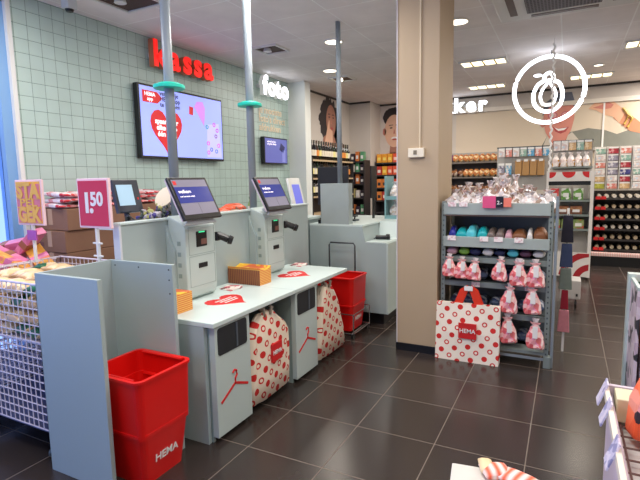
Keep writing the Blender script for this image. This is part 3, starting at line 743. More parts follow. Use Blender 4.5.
# ================================================================ CASHIER DESK behind the panel
t = thing('cashier_desk', 'low staffed desk behind the long grey-green panel, its top strewn with goods', 'desk', (-1.6, 1.8, 0))
bx('top', TEAL_L, t, -1.75, -.99, .62, 3.0, 1.13, 1.16, bevel=.004)
bx('body', TEAL, t, -1.7, -1.01, .66, 2.95, 0, 1.13)
bx('goods_ledge', TEAL_L, t, -1.25, -.86, .05, 2.3, 1.27, 1.29)
for y in (.135, 1.0, 1.6, 2.2): bx('ledge_support', TEAL, t, -1.08, -1.02, y, y+.04, 0 if y < .6 else 1.16, 1.27)
t = thing('till_monitor', 'black till monitor with pale blue page, behind the crimson price sign', 'monitor', (-1.18, .25, 1.29))
m = Matrix.Translation((-1.16, .235, 1.495)) @ Matrix.Rotation(math.radians(-4), 4, 'Z') @ Matrix.Rotation(math.radians(-14), 4, 'Y')
bx('casing', M('monitor_dark', (42, 46, 58), .4), t, -.02, .015, -.105, .105, -.12, .12, m=m, bevel=.006)
bx('display', em('till_page', (150, 180, 200), .45), t,   .015, .018, -.085, .045, -.07, .08, m=m)
bx('red_button', REDP, t, .015, .018, .07, .082, -.03, -.015, m=m)
bm = bmesh.new(); tube(bm, (-1.18, .25, 1.30), (-1.185, .24, 1.42), .02); tube(bm, (-1.18, .25, 1.29), (-1.18, .25, 1.30), .06, seg=20); obj('stand', bm, BLACK, t)
t = thing('desk_scanner', 'black scanner with a thin cable beside the till monitor', 'scanner', (-.97, .13, 1.29))
bm = bmesh.new(); lathe(bm, (-.97, .13, 1.29), [(.05, 0), (.055, .02), (.03, .05)]); obj('cradle', bm, BLACK, t)
bm = bmesh.new(); path(bm, [(-.97, .13, 1.33), (-1.03, .12, 1.37), (-1.10, .16, 1.35), (-1.16, .22, 1.305)], .006); obj('cable', bm, BLACK, t, smooth=True)
# bunch of dark purple and yellow goods, white paper bag
FLW = [M('petal_violet', (72, 62, 130), .6), M('petal_olive', (150, 150, 90), .6), M('leaf_dark', (50, 62, 60), .6), M('petal_pale', (170, 165, 175), .6)]
t = thing('flower_bunch', 'bunch of dark violet and olive flowers lying on the cashier desk', 'flowers', (-.97, .35, 1.29))
for q, mm in enumerate(FLW):
    bm = bmesh.new()
    for k in range(26):
        y = R.uniform(.20, .56); x = R.uniform(-1.05, -.88); z = 1.31+R.random()*(.05+.13*(y-.2)/.36)
        s = R.uniform(.014, .03)
        mtx = Matrix.Translation((x, y, z)) @ Matrix.Rotation(R.uniform(0, 3), 4, 'X') @ Matrix.Rotation(R.uniform(0, 3), 4, 'Y') @ Matrix.Diagonal((s, s*.8, s*.5, 1))
        bmesh.ops.create_icosphere(bm, subdivisions=1, radius=1, matrix=mtx)
    obj('petals' if q != 2 else 'leaves', bm, mm, t, kind='stuff')
t = thing('paper_wrap', 'cream paper cone of a wrapped bouquet behind the nearest kiosk screen', 'wrapping', (-1.0, .5, 1.29))
bm = bmesh.new(); lathe(bm, (0, 0, 0), [(.02, 0), (.04, .06), (.07, .15), (.09, .22)], 14)
bmesh.ops.transform(bm, matrix=Matrix.Translation((-1.0, .62, 1.36)) @ Matrix.Rotation(math.radians(55), 4, 'X'), verts=bm.verts)
obj('paper', bm, M('paper_cream', (222, 208, 185), .7), t)
# goods between the kiosks
for x, y, sx, sy, sz, rgb, lb in ((-.97, 1.02, .10, .16, .075, (200, 90, 60), 'orange-red bag of goods on the desk between the poles'), (-1.0, 1.25, .10, .26, .105, (225, 85, 45), 'orange glossy packet on the desk between the poles'),
                                  (-.90, 1.14, .04, .16, .06, (150, 125, 95), 'brown tray of goods in front of the orange packet')):
    o = pack('goods_packet', x, y, 1.29+sz*.5, sx*1.4, sy, sz, (0, 0, .2), patch_mat('goods_'+str(rgb[0]), [rgb, tuple(min(255, c+25) for c in rgb), tuple(c//2+30 for c in rgb)], 16), lb, 'packet', None)
t = thing('drink_bottle', 'small green-yellow bottle with green cap on the desk', 'bottle', (-.96, 1.46, 1.29))
bm = bmesh.new(); lathe(bm, (-.96, 1.46, 1.29), [(.024, 0), (.026, .01), (.026, .08), (.011, .12), (.011, .135)]); obj('body', bm, M('bottle_lime', (150, 190, 110), .3), t, smooth=True)
bm = bmesh.new(); lathe(bm, (-.96, 1.46, 1.425), [(.013, 0), (.013, .02)]); obj('cap', bm, M('cap_green', (30, 120, 60), .4), t)
bm = bmesh.new(); lathe(bm, (-.96, 1.46, 1.32), [(.0268, 0), (.0268, .04)]); obj('paper_label', bm, CARD, t)
# photo kiosk display
t = thing('photo_display', 'white framed photo terminal with a blue page behind the second kiosk', 'display', (-1.3, 2.75, 1.16))
m = Matrix.Translation((-1.25, 2.80, 1.42)) @ Matrix.Rotation(math.radians(-14), 4, 'Y')
bx('frame', WHITE, t, -.015, .015, -.13, .15, -.2, .2, m=m, bevel=.006)
bx('display', em('photo_page', (105, 110, 205), .55), t, .015, .018, -.07, .10, -.17, .12, m=m)
bx('base', WHITE, t, -1.35, -1.15, 2.68, 2.95, 1.16, 1.215)
bx('card_reader', M('reader_blue', (70, 95, 190), .4), t, -1.15, -1.02, 2.50, 2.66, 1.16, 1.24)

# ================================================================ SERVICE DESK beyond
t = thing('service_desk', 'grey-green service desk with a stepped top between panel and column', 'desk', (-.5, 3.2, 0))
bm = bmesh.new(); prism(bm, [(-.96, .13), (-.04, .13), (-.04, .9), (-.275, .9), (-.315, 1.075), (-.96, 1.075)], (0, 3.9, 0), XA, ZA, 0, 1.3); obj('body', bm, TEAL, t)
bx('kick_base', BLACK, t, -.92, -.09, 2.66, 3.85, 0, .13)
bx('raised_top', TEAL_L, t, -.96, -.30, 2.60, 3.95, 1.075, 1.095)
bx('scanner_shelf', TEAL_L, t, -.275, -.038, 2.598, 3.05, .9, .912)
bm = bmesh.new(); prism(bm, [(3.05, .912), (3.9, .912), (3.9, 1.095), (3.12, 1.095)], (-.30, 0, 0), YA, ZA, 0, .262); obj('shelf_rise', bm, TEAL_L, t)
bx('side_panel', KIOSK, t, -.04, -.02, 2.60, 3.9, .13, .9)
t = thing('pole_box', 'plain grey upright box standing on the service desk edge', 'box', (-.65, 2.66, 1.095))
bx('casing', M('box_mid_grey', (150, 160, 160), .45), t, -.82, -.475, 2.61, 2.72, 1.095, 1.545, bevel=.003)
bx('base_foot', BLACK, t, -.86, -.82, 2.62, 2.72, 1.095, 1.14)
pole(-.60, 2.665, 1.545, 'plain grey ceiling pole rising from the grey box, without a ring', ring=False)
t = thing('till_monitor', 'large black till monitor seen from behind, above the grey box', 'monitor', (-.83, 3.0, 1.095))
bx('casing', M('monitor_black', (24, 25, 30), .5), t, -1.03, -.63, 2.95, 2.98, 1.29, 1.74, bevel=.006)
bm = bmesh.new(); box(bm, -.86, -.80, 2.98, 3.0, 1.11, 1.5); tube(bm, (-.83, 3.0, 1.095), (-.83, 3.0, 1.11), .11); obj('stand', bm, BLACK, t)
bm = bmesh.new(); tube(bm, (-.83, 2.945, 1.52), (-.83, 2.95, 1.52), .01); obj('emblem', bm, CHROME, t)
t = thing('customer_display', 'slim black display seen edge-on right of the till pole', 'monitor', (-.6, 3.5, 1.095))
bx('casing', BLACK, t, -.53, -.515, 3.4, 3.6, 1.35, 1.75, bevel=.003); bx('stand', BLACK, t, -.53, -.515, 3.47, 3.52, 1.095, 1.35)
t = thing('card_terminal', 'dark card terminal on the service desk top', 'card terminal', (-.6, 3.05, 1.095))
bx('base', M('terminal_grey', (80, 90, 92), .5), t, -.64, -.56, 3.0, 3.12, 1.095, 1.115, bevel=.004)
bm = bmesh.new(); tube(bm, (-.60, 3.06, 1.115), (-.60, 3.08, 1.15), .01); box(bm, -.63, -.57, 3.05, 3.10, 1.145, 1.16); obj('keypad', bm, BLACK, t)
t = thing('hand_scanner', 'black hand scanner lying on the low scanner shelf', 'scanner', (-.17, 2.85, .912))
bm = bmesh.new(); tube(bm, (-.245, 2.83, .938), (-.13, 2.86, .936), .022, .025); tube(bm, (-.13, 2.86, .94), (-.09, 2.87, .944), .034, .03); obj('body', bm, BLACK, t, bevel=.003)
bm = bmesh.new(); path(bm, [(-.245, 2.83, .935), (-.26, 2.82, .92), (-.27, 2.86, .918)], .005); obj('cable', bm, BLACK, t)
t = thing('counter_rack', 'small teal two-tier rack of white pouches on the service desk', 'rack', (-.15, 3.5, 1.095))
TR_ = M('rack_teal', (120, 160, 165), .5)
for a in ((-.36, -.34), (.10, .12)): bx('side', TR_, t, a[0], a[1], 3.45, 3.75, 1.095, 1.62)
for z in (1.095, 1.33): bx('tier', TR_, t, -.34, .10, 3.45, 3.75, z, z+.02); bx('lip', TR_, t, -.34, .10, 3.43, 3.45, z, z+.045)
POUCHM = patch_mat('pouch_clear', [(225, 222, 222), (200, 196, 198), (238, 232, 228), (180, 172, 175), (214, 200, 190), (244, 240, 238)], 26, rough=.18)
def pouch_bm(w_, d, h, seed, neck=.72):
    rr = random.Random(seed); bm = bmesh.new(); n = 14; ks = (0, .06, .25, .5, neck, neck+.12, 1.0)
    rad = (.8, .98, 1.0, .92, .55, .28, .62); rings = []
    for u, r in zip(ks, rad):
        ring = []
        for i in range(n):
            a = 2*PI*i/n; c, s = math.cos(a), math.sin(a); j = 1+rr.uniform(-.16, .16)
            fl = 1 if u < neck else .55
            ring.append(bm.verts.new((w_/2*r*j*math.copysign(abs(c)**.75, c), d/2*r*fl*j*math.copysign(abs(s)**.75, s), h*(u+(rr.uniform(-.03, .03) if u > 0 else 0)))))
        rings.append(ring)
    for A, B in zip(rings, rings[1:]):
        for i in range(n): j = (i+1) % n; bm.faces.new((A[i], A[j], B[j], B[i]))
    bm.faces.new(rings[0][::-1]); bm.faces.new(rings[-1])
    return bm
def pouch(name, x, y, z, w_, d, h, seed, mat, label, cat='bag', group=None, tilt=(0, 0, 0)):
    o = obj(name, pouch_bm(w_, d, h, seed), mat, None, smooth=False)
    o.location = (x, y, z); o.rotation_euler = tilt
    return tag(o, label, cat, group)
for z in (1.115, 1.35):
    for k in range(3):
        pouch('treat_pouch', -.26+k*.13, 3.6, z, .13, .2, .2, k*3+int(z*10), POUCHM, 'white pouch in the small teal rack, %s tier' % ('upper' if z > 1.2 else 'lower'), group='white pouches in the teal rack')

# ================================================================ WINE AND COSMETICS SHELVES
def shelf_unit(name, label, x0, x1, y0, y1, zs, top, mat, back='x', cat='shelving', wood=None, z0=0):
    t = thing(name, label, cat, ((x0+x1)/2, (y0+y1)/2, z0))
    if back == 'x': bx('back_panel', mat, t, x0, x0+.02, y0, y1, z0, top)
    else: bx('back_panel', mat, t, x0, x1, y1-.02, y1, z0, top)
    for k, z in enumerate(zs):
        if back == 'x': bx('shelf', wood or mat, t, x0+.02, x1, y0+.02, y1-.02, z-.03, z)
        else: bx('shelf', wood or mat, t, x0+.02, x1-.02, y0, y1-.02, z-.03, z)
    for s in (0, 1):
        if back == 'x': bx('side_upright', mat, t, x0+.02, x1, (y0, y1-.02)[s], (y0+.02, y1)[s], z0, top)
        else: bx('side_upright', mat, t, (x0, x1-.02)[s], (x0+.02, x1)[s], y0, y1-.02, z0, top)
    return t
DSH = M('shelf_dark', (48, 44, 44), .6)
shelf_unit('wine_shelving', 'dark wall shelving filled with wine bottles below the dark haired portrait', -2.69, -2.38, 5.36, 7.2, (.25, .62, .98, 1.30, 1.63, 1.96), 1.99, DSH, wood=WOODP)
def bottle_proto(x, y, z, rgb, lab, r=.046, h=.345):
    t = thing('wine_bottle', 'dark wine bottle with a pale label on the wine shelving', 'bottle', (x, y, z), 'wine bottles on the shelving')
    bm = bmesh.new(); lathe(bm, (x, y, z), [(r, 0), (r, h*.6), (r*.35, h*.78), (r*.35, h)], 10); obj('glass', bm, M('glass_'+str(rgb), rgb, .12), t, smooth=True)
    bm = bmesh.new(); lathe(bm, (x, y, z+h*.2), [(r+.0015, 0), (r+.0015, h*.3)], 10); obj('paper_label', bm, M('winelabel_'+str(lab), lab, .6), t)
    bm = bmesh.new(); lathe(bm, (x, y, z+h*.86), [(r*.37+.001, 0), (r*.37+.001, h*.14+.002)], 8); obj('capsule', bm, M('capsule_'+str(lab), tuple(c//3 for c in lab), .4), t)
    return t
protos = [bottle_proto(-2.45, 5.46, 1.96, (22, 20, 18), (225, 215, 195)), bottle_proto(-2.45, 5.56, 1.96, (25, 22, 26), (235, 225, 205)), bottle_proto(-2.45, 5.66, 1.96, (60, 40, 25), (222, 140, 60)), bottle_proto(-2.45, 5.76, 1.96, (30, 45, 25), (235, 225, 150))]
for li, z in enumerate((1.96, 1.63, 1.30)):
    for k in range(17):
        if li == 0 and k < 4: continue
        y = 5.46+k*.1
        p = protos[0] if (li == 0 and k < 9) else protos[R.randrange(4)]
        q = dup(p, (0, y-p.location.y, z-p.location.z), ['dark wine bottle on the top board of the wine shelving', 'dark wine bottle on the second board of the wine shelving', 'dark wine bottle on the third board of the wine shelving'][li], 'wine bottles on the shelving')
for p in protos: p['label'] = 'dark wine bottle on the top board of the wine shelving'
# carton pouches at the far end of the top shelf
# second shelving at the corner
shelf_unit('cosmetics_shelving', 'narrow dark shelving of care products in the corner', -2.67, -2.2, 7.36, 7.70, (.5, .85, 1.2, 1.5, 1.75, 1.98), 2.0, DSH, back='y')
shelf_unit('snack_shelving', 'dark back wall shelving of orange packets below the smiling portrait', -2.19, -.6, 7.95, 8.34, (.5, .85, 1.12, 1.40, 1.68, 1.95), 1.97, DSH, back='y')
def carton(x, y, z, sx, sy, sz, mat, label, cat, group, src=None, lab=None):
    if src is not None:
        return dup(src, (x-src.location.x, y-src.location.y, z-src.location.z), label, group)
    t = thing('carton', label, cat, (x, y, z), group)
    bx('pack_body', mat, t, x-sx/2, x+sx/2, y-sy/2, y+sy/2, z, z+sz, bevel=.004)
    bx('pack_label', lab or CARD, t, x-sx*.3, x+sx*.3, y-sy/2-.002, y-sy/2, z+sz*.25, z+sz*.6)
    return t
cols = [(222, 210, 200), (210, 120, 60), (90, 150, 110), (60, 50, 60), (200, 185, 120)]
pr_ = [None]*5
for z in (1.98, 1.75, 1.5, 1.2, .85):
    for k in range(4):
        c = R.randrange(5); x = -2.60+k*.11
        o = carton(x, 7.46, z, .085, .12, R.choice((.16, .2)), M('care_%d' % c, cols[c], .45), 'small care product on the narrow corner shelving', 'product', 'care products on the corner shelving', pr_[c])
        pr_[c] = pr_[c] or o
cols = [(235, 160, 50), (225, 90, 60), (220, 130, 60), (190, 60, 50)]
pr_ = [None]*4
for li, z in enumerate((1.95, 1.68, 1.40, 1.12)):
    for k in range(12):
        c = (0, 1, 2, 3)[li] if R.random() < .7 else R.randrange(4); x = -2.10+k*.125
        o = carton(x, 8.06, z, .11, .14, .19, M('snack_%d' % c, cols[c], .4), 'orange or red snack packet on the shelving under the smiling portrait', 'snack packet', 'snack packets on the back shelving', pr_[c], lab=M('snack_lab_%d' % c, [(250, 220, 110), (240, 200, 180), (40, 35, 40), (230, 220, 210)][c], .5))
        pr_[c] = pr_[c] or o
# portraits printed flat on the walls
SK1, SK2, SKR, HAIRC, LIPC = M('print_skin', (170, 118, 98), .6, var=.06, scale=5), M('print_skin_light', (226, 180, 152), .6, var=.06, scale=5), M('print_skin_rose', (200, 125, 110), .6, var=.05, scale=5), M('print_hair', (48, 38, 38), .6, var=.2, scale=20), M('print_lip', (175, 70, 70), .5)
EYE = M('print_eye', (40, 30, 28), .5); WHT = M('print_white', (240, 235, 230), .5)
def lay(t, name, pts, o, x, y, k, mat):
    bm = bmesh.new(); prism(bm, pts, o, x, y, k*.0015, (k+1)*.0015); return obj(name, bm, mat, t)
def hairblob(cx, cy, rx, ry, amp, n=40, seed=1):
    rr = random.Random(seed); return [(cx+(rx+rr.uniform(-amp, amp))*math.cos(2*PI*i/n), cy+(ry+rr.uniform(-amp, amp))*math.sin(2*PI*i/n)) for i in range(n)]
o1 = (-2.689, 6.72, 2.68)
t = thing('wall_portrait', 'wall print of a person with long dark curly hair, hand at chin', 'wall print', o1)
lay(t, 'hair', hairblob(.0, .08, .44, .46, .06, n=70, seed=2), o1, YA, ZA, 0, HAIRC)
lay(t, 'hair', hairblob(.30, -.28, .26, .36, .06, n=60, seed=4), o1, YA, ZA, 0, HAIRC)
lay(t, 'shoulder', [(-.38, -.55), (-.30, -.25), (-.1, -.15), (.2, -.2), (.45, -.55)], o1, YA, ZA, 1, SK1)
lay(t, 'face', ell(.06, .10, .22, .32), o1, YA, ZA, 2, SK1)
lay(t, 'hand', [(-.25, -.35), (-.12, -.05), (-.05, .12), (-.01, .1), (-.02, -.05), (.12, -.1), (.12, -.3), (.0, -.42)], o1, YA, ZA, 3, SK2)
for e in (-.03, .15):
    lay(t, 'eye', ell(e, .17, .035, .014, 12), o1, YA, ZA, 4, EYE); lay(t, 'eyebrow', [(e-.05, .215), (e+.05, .225), (e+.05, .24), (e-.05, .235)], o1, YA, ZA, 4, HAIRC)
lay(t, 'nose', [(.05, .16), (.075, .04), (.03, .04)], o1, YA, ZA, 3, SKR)
lay(t, 'mouth', ell(.08, -.05, .06, .03, 14), o1, YA, ZA, 4, LIPC)
o2 = (-1.96, 8.349, 2.60)
t = thing('wall_portrait', 'wall print of a smiling person with hair tied back', 'wall print', o2)
lay(t, 'background', [(-.36, -.63), (.45, -.63), (.45, .62), (-.36, .62)], o2, XA, ZA, 0, M('print_ground', (212, 200, 190), .6))
lay(t, 'shoulder', [(-.3, -.6), (-.22, -.48), (-.05, -.42), (.2, -.42), (.42, -.5), (.44, -.6)], o2, XA, ZA, 1, SK2)
lay(t, 'neck', [(-.02, -.45), (0, -.2), (.2, -.2), (.24, -.45)], o2, XA, ZA, 1, SK1)
lay(t, 'hair', hairblob(.08, .36, .25, .22, .01, seed=5), o2, XA, ZA, 1, HAIRC)
lay(t, 'face', ell(.09, .06, .225, .36), o2, XA, ZA, 2, SK2)
lay(t, 'ear', ell(-.14, .05, .04, .08, 12), o2, XA, ZA, 2, SKR)
for e in (.02, .18):
    lay(t, 'eye', ell(e, .13, .035, .014, 12), o2, XA, ZA, 3, EYE); lay(t, 'eyebrow', [(e-.05, .18), (e+.05, .19), (e+.05, .2), (e-.05, .195)], o2, XA, ZA, 3, HAIRC)
lay(t, 'nose', [(.09, .12), (.12, .0), (.07, .0)], o2, XA, ZA, 3, SKR)
lay(t, 'mouth', ell(.1, -.1, .075, .035, 14), o2, XA, ZA, 3, WHT); lay(t, 'mouth', ell(.1, -.125, .06, .02, 14), o2, XA, ZA, 4, LIPC)
# thermostat box on the column
t = thing('wall_switch_box', 'small cream control box on the beige column', 'control box', (.465, 1.97, 1.76))
bx('cover', M('switch_cream', (225, 215, 195), .5), t, .395, .537, 1.935, 1.97, 1.765, 1.845, bevel=.005)
bx('dial', M('dial_dark', (120, 110, 90), .5), t, .445, .475, 1.93, 1.935, 1.79, 1.825)
bm = bmesh.new(); box(bm, .487, .499, 1.958, 1.97, 1.845, H-.001); t = tag(obj('cable_duct', bm, M('duct_cream', (205, 188, 160), .5), None), 'narrow cream cable duct running up the column', 'cable duct')

# ================================================================ PRODUCT RACK
t = thing('product_rack', 'grey steel rack with tray shelves and hanging pouches beside the column', 'rack', (1.1, 2.3, 0))
for x in (.67, 1.525):
    for y in (2.05, 2.48):
        bm = bmesh.new(); box(bm, x, x+.035, y, y+.03, 0, 1.38); u = obj('upright', bm, STEEL, t)
        if y < 2.1:
            bm = bmesh.new()
            for k in range(30): box(bm, x+.012, x+.023, y-.001, y, .06+k*.044, .075+k*.044)
            obj('slots', bm, STEELD, u, kind='stuff')
bm = bmesh.new(); tube(bm, (1.585, 2.06, 0), (1.585, 2.06, 1.42), .012, seg=10); obj('side_rail', bm, POLE, t)
bm = bmesh.new(); box(bm, 1.525, 1.58, 2.02, 2.08, 0, .1); obj('foot', bm, STEEL, t, bevel=.004)
bx('back_panel', M('rack_back', (92, 100, 104), .6, var=.15, scale=6), t, .70, 1.53, 2.47, 2.49, .08, 1.25)
for z0, z1, nm in ((1.265, 1.365, 'tray'), (.985, 1.075, 'tray')):
    s = bx(nm, STEEL, t, .69, 1.54, 2.05, 2.49, z0, z0+.012)
    bx('lip', M('lip_grey', (160, 170, 164), .4), s, .69, 1.54, 2.03, 2.05, z0, z1, bevel=.003)
bx('tray_shade_strip', M('shade_brown', (110, 90, 80), .6), t, .70, 1.53, 2.04, 2.06, 1.252, 1.265)  # painted shade line below the top tray lip, no separate part
for z in (.87, .655, .40): bx('hook_bar', STEEL, t, .705, 1.525, 2.06, 2.085, z-.022, z+.022)
bx('bottom_shelf', STEEL, t, .705, 1.525, 2.04, 2.48, .10, .125)
bx('bottom_rail', POLE, t, .705, 1.525, 2.03, 2.04, .06, .08)
# coloured boxes behind the hook bars
BLU = patch_mat('goods_dark_blue', [(50, 65, 105), (85, 100, 130), (40, 50, 80), (170, 175, 185), (70, 80, 100)], 30)
for z, n, mats in ((.13, 5, BLU), (.42, 5, BLU), (.68, 5, BLU)):
    pass
for li, z in enumerate((.125, .40, .66, .885)):
    bx('inner_shelf', STEELD, t, .705, 1.525, 2.2, 2.47, z-.012, z)
    for k in range(7):
        x = .76+k*.117
        o = pack('folded_goods', x, 2.33, z+.05, .10, .2, .1, (0, 0, 0), BLU, 'dark blue folded goods on the inner shelves of the steel rack', 'goods', 'dark folded goods in the rack', first.get('blu'))
        first.setdefault('blu', o)
MINT = [M('goods_teal', (30, 175, 180), .4), M('goods_turq', (90, 200, 210), .4), M('goods_indigo', (45, 50, 150), .4), M('goods_taupe', (120, 105, 98), .5), M('goods_pinkish', (210, 160, 170), .5), M('goods_brown', (130, 80, 45), .5), M('goods_white', (225, 220, 215), .5), M('goods_green', (120, 165, 60), .5), M('goods_navy', (30, 35, 75), .5), M('goods_plum', (95, 55, 75), .5)]
# second tray: turquoise, taupe and brown packs
for k, (m_, w_) in enumerate(((2, .07), (0, .11), (1, .1), (0, .1), (3, .08), (3, .08), (4, .07), (5, .13), (6, .05), (5, .13))):
    x = .72+sum(v for _, v in ((2, .07), (0, .11), (1, .1), (0, .1), (3, .08), (3, .08), (4, .07), (5, .13), (6, .05), (5, .13))[:k])*.87+w_*.43
    h = R.uniform(.12, .17)
    o = pack('tray_packet', x, 2.2, .999+h/2+.005, w_*.84, .25, h, (R.uniform(-.02, .02), 0, R.uniform(-.08, .08)), MINT[m_], ['indigo', 'dark teal', 'turquoise', 'dark teal', 'taupe', 'taupe', 'pink', 'brown', 'white', 'brown'][k]+' packet on the second tray of the steel rack, '+['at the far left', 'next to the indigo one', 'between the two dark teal ones', 'before the taupe ones', 'nearest the teal', 'nearest the pink', 'in the middle right', 'left of the white one', 'between the brown ones', 'at the right end'][k], 'packet', None)
for k, m_ in enumerate((4, 7, 8, 6, 8, 1, 9, 6)):
    x = .755+k*.101
    pack('shelf_packet', x, 2.15, .935, .088, .12, R.uniform(.06, .075), (0, 0, R.uniform(-.1, .1)), MINT[m_], '%s packet on the wire ledge under the second tray, %s' % (['pink', 'green', 'navy', 'white', 'navy', 'turquoise', 'plum', 'white'][k], ['leftmost', 'second from the left', 'third from the left', 'left of centre', 'right of centre', 'third from the right', 'second from the right', 'rightmost'][k]), 'packet', None)
bx('wire_ledge', STEELD, bpy.data.objects['product_rack'], .705, 1.525, 2.09, 2.2, .892, .900)
# price tags on the lips
TAGM = patch_mat('price_tag_print', [(245, 235, 230), (238, 225, 222), (225, 190, 190)], 60)
for i, (x, z, lb) in enumerate(((.765, 1.365, 'at the left end of the top tray'), (.86, 1.365, 'second on the top tray lip'), (.765, 1.07, 'at the left of the second tray lip'), (1.035, 1.07, 'left of centre on the second tray lip'), (1.15, 1.07, 'centre of the second tray lip'), (1.31, 1.07, 'right of centre on the second tray lip'),
                                (1.32, .885, 'on the uppermost hook bar'), (1.40, .665, 'on the middle hook bar'), (.97, .665, 'above the orange bag handles'))):
    tag(bx('price_tag', TAGM, None, x-.035, x+.035, 2.022 if z > .9 else 2.052, 2.028 if z > .9 else 2.058, z-.03, z+.012), 'small white price tag '+lb, 'price tag', None)
t = thing('tray_sign', 'pink and black sign clipped on the top tray lip', 'sign', (1.12, 2.0, 1.33))
bx('pink_card', M('card_pink', (220, 80, 130), .5), t, 1.02, 1.125, 2.005, 2.015, 1.325, 1.425); bx('orange_card', M('card_salmon', (235, 125, 105), .5), t, 1.185, 1.245, 2.006, 2.014, 1.335, 1.41)
bb = bx('black_card', BLACK, t, 1.125, 1.185, 2.003, 2.015, 1.33, 1.422)
text('cents_text', '2.-', .04, CARD, bb, (1.155, 2.001, 1.37), XA, ZA, .002, bold=.001)
# cellophane bags heaped on the top tray
CEL = [patch_mat('cellophane_a', [(222, 218, 218), (200, 194, 196), (236, 230, 228), (184, 176, 178), (222, 205, 200), (240, 236, 234), (165, 140, 125)], 34, rough=.15),
       patch_mat('cellophane_b', [(205, 198, 196), (160, 140, 125), (225, 218, 216), (236, 230, 228), (205, 165, 155)], 34, rough=.15)]
for i in range(22):
    x = .765+(i % 8)*.1+(i//8)*.035; y = 2.13+(i//8)*.12; 
    hh = (.20, .19, .17, .27, .26, .17, .18, .16)[i % 8]+.03*(i//8)
    pouch('sweet_bag', x, y, 1.278, .15, .17, hh*1.0, i+5, CEL[i % 2 if i % 3 else 0], 'clear bag of sweets in the %s row on the top tray of the steel rack' % ('front' if i < 8 else 'rear'), group='clear sweet bags on the rack top', tilt=(0, R.uniform(-.08, .08), R.uniform(0, 3)))
# hanging pink pouches
PKP = patch_mat('pouch_pink_print', [(228, 120, 120), (240, 190, 185), (220, 95, 100), (235, 160, 165), (225, 140, 170), (245, 215, 205)], 32, rough=.3)
CLR = patch_mat('pouch_clear_top', [(190, 175, 172), (214, 204, 200), (160, 140, 140)], 30, rough=.2)
first_p = None
for x, z, h, lb in ((.755, .725, .15, 'leftmost of the upper row'), (.855, .715, .15, 'second of the upper row'), (.955, .71, .15, 'third of the upper row'), (1.165, .72, .16, 'fourth of the upper row, after the gap'), (1.315, .685, .18, 'fifth of the upper row'), (1.45, .685, .18, 'rightmost of the upper row'),
                    (1.245, .45, .2, 'left one of the middle row'), (1.43, .46, .19, 'right one of the middle row'), (1.255, .19, .2, 'left one of the bottom row'), (1.46, .17, .2, 'right one of the bottom row, bent neck')):
    if first_p is None:
        t = thing('gift_pouch', 'pink patterned pouch hanging on the rack, '+lb, 'pouch', (x, 2.0, z), 'pink pouches hanging on the rack')
        w2 = .056; bm = pouch_bm(.118, .07, .17, 11, neck=.8)
        bmesh.ops.translate(bm, verts=bm.verts, vec=(x, 2.0, z)); obj('filled_body', bm, PKP, t)
        bm = bmesh.new(); prism(bm, [(-w2*.55, .14), (w2*.55, .14), (w2*.2, .17), (w2*.45, .20), (-w2*.45, .20), (-w2*.2, .17)], (x, 2.015, z), XA, ZA, 0, .02); obj('gathered_top', bm, CLR, t)
        bx('hang_tag', CARD, t, x-.012, x+.022, 1.955, 1.96, z+.075, z+.155, bevel=.002)
        bm = bmesh.new(); path(bm, [(x, 2.005, z+.185), (x, 2.06, z+.195)], .003, seg=5); obj('hook', bm, CHROME, t)
        first_p = t
    else:
        q = dup(first_p, (x-first_p.location.x, R.uniform(-.006, .006), z-first_p.location.z), 'pink patterned pouch hanging on the rack, '+lb)
        s = h/.17; q.scale = (1.15 if h > .17 else 1.02, 1, s*1.08); q.rotation_euler = (0, R.uniform(-.12, .12), R.uniform(-.3, .3))
# big paper carrier bag
DOTX = dots_mat('polka_paper', 'X', pitch=.118, rad=.0235, base=(240, 228, 212), ph=(.03, .02))
t = thing('carrier_bag', 'large white carrier bag with red dots and red logo standing before the rack', 'bag', (.92, 1.95, 0))
bm = bmesh.new(); x0, x1, y0, y1, z0, z1 = .66, 1.19, 1.90, 2.0, 0.0, .50
n = 6; 
F_, B_ = [], []
for k in range(n+1):
    u = k/n; z = z0+(z1-z0)*u; d = .012*math.sin(u*PI); F_.append([(x0+(x1-x0)*i/6, y0+.045*u-d*math.sin(i*PI/6)+.002*((i*k) % 3), z+(.004*((i*7) % 3) if k == n else 0)) for i in range(7)]); B_.append([(x0+(x1-x0)*i/6, y1+.0*u, z) for i in range(7)])
fv = [[bm.verts.new(p) for p in r] for r in F_]; bv = [[bm.verts.new(p) for p in r] for r in B_]
for k in range(n):
    for i in range(6):
        bm.faces.new((fv[k][i], fv[k][i+1], fv[k+1][i+1], fv[k+1][i])); bm.faces.new((bv[k][i], bv[k+1][i], bv[k+1][i+1], bv[k][i+1]))
    bm.faces.new((fv[k][0], fv[k+1][0], bv[k+1][0], bv[k][0])); bm.faces.new((fv[k][6], bv[k][6], bv[k+1][6], fv[k+1][6]))
for i in range(6): bm.faces.new((fv[0][i], bv[0][i], bv[0][i+1], fv[0][i+1])); bm.faces.new((fv[n][i], fv[n][i+1], bv[n][i+1], bv[n][i]))
obj('body', bm, DOTX, t)
l = bx('logo_patch', REDP, t, .86, 1.01, 1.893, 1.90, .21, .345)
text('logo_text', 'HEMA', .05, CARD, l, (.935, 1.891, .277), XA, ZA, .002, bold=.0008)
ORR = M('handle_orange_red', (225, 55, 20), .45)
for y, m_ in ((1.955, ORR), (1.99, ORR)):
    bm = bmesh.new()
    for s in (-1, 1):
        prism(bm, [(.93+s*.125, .49), (.93+s*.055, .49), (.93+s*.0, .635), (.93+s*.02, .66), (.93+s*.075, .62)][::s], (0, y, 0), XA, ZA, -.004, .004)
    obj('handle', bm, m_, t)
bx('handle_tag', CARD, t, .895, .965, 1.94, 1.945, .62, .66)

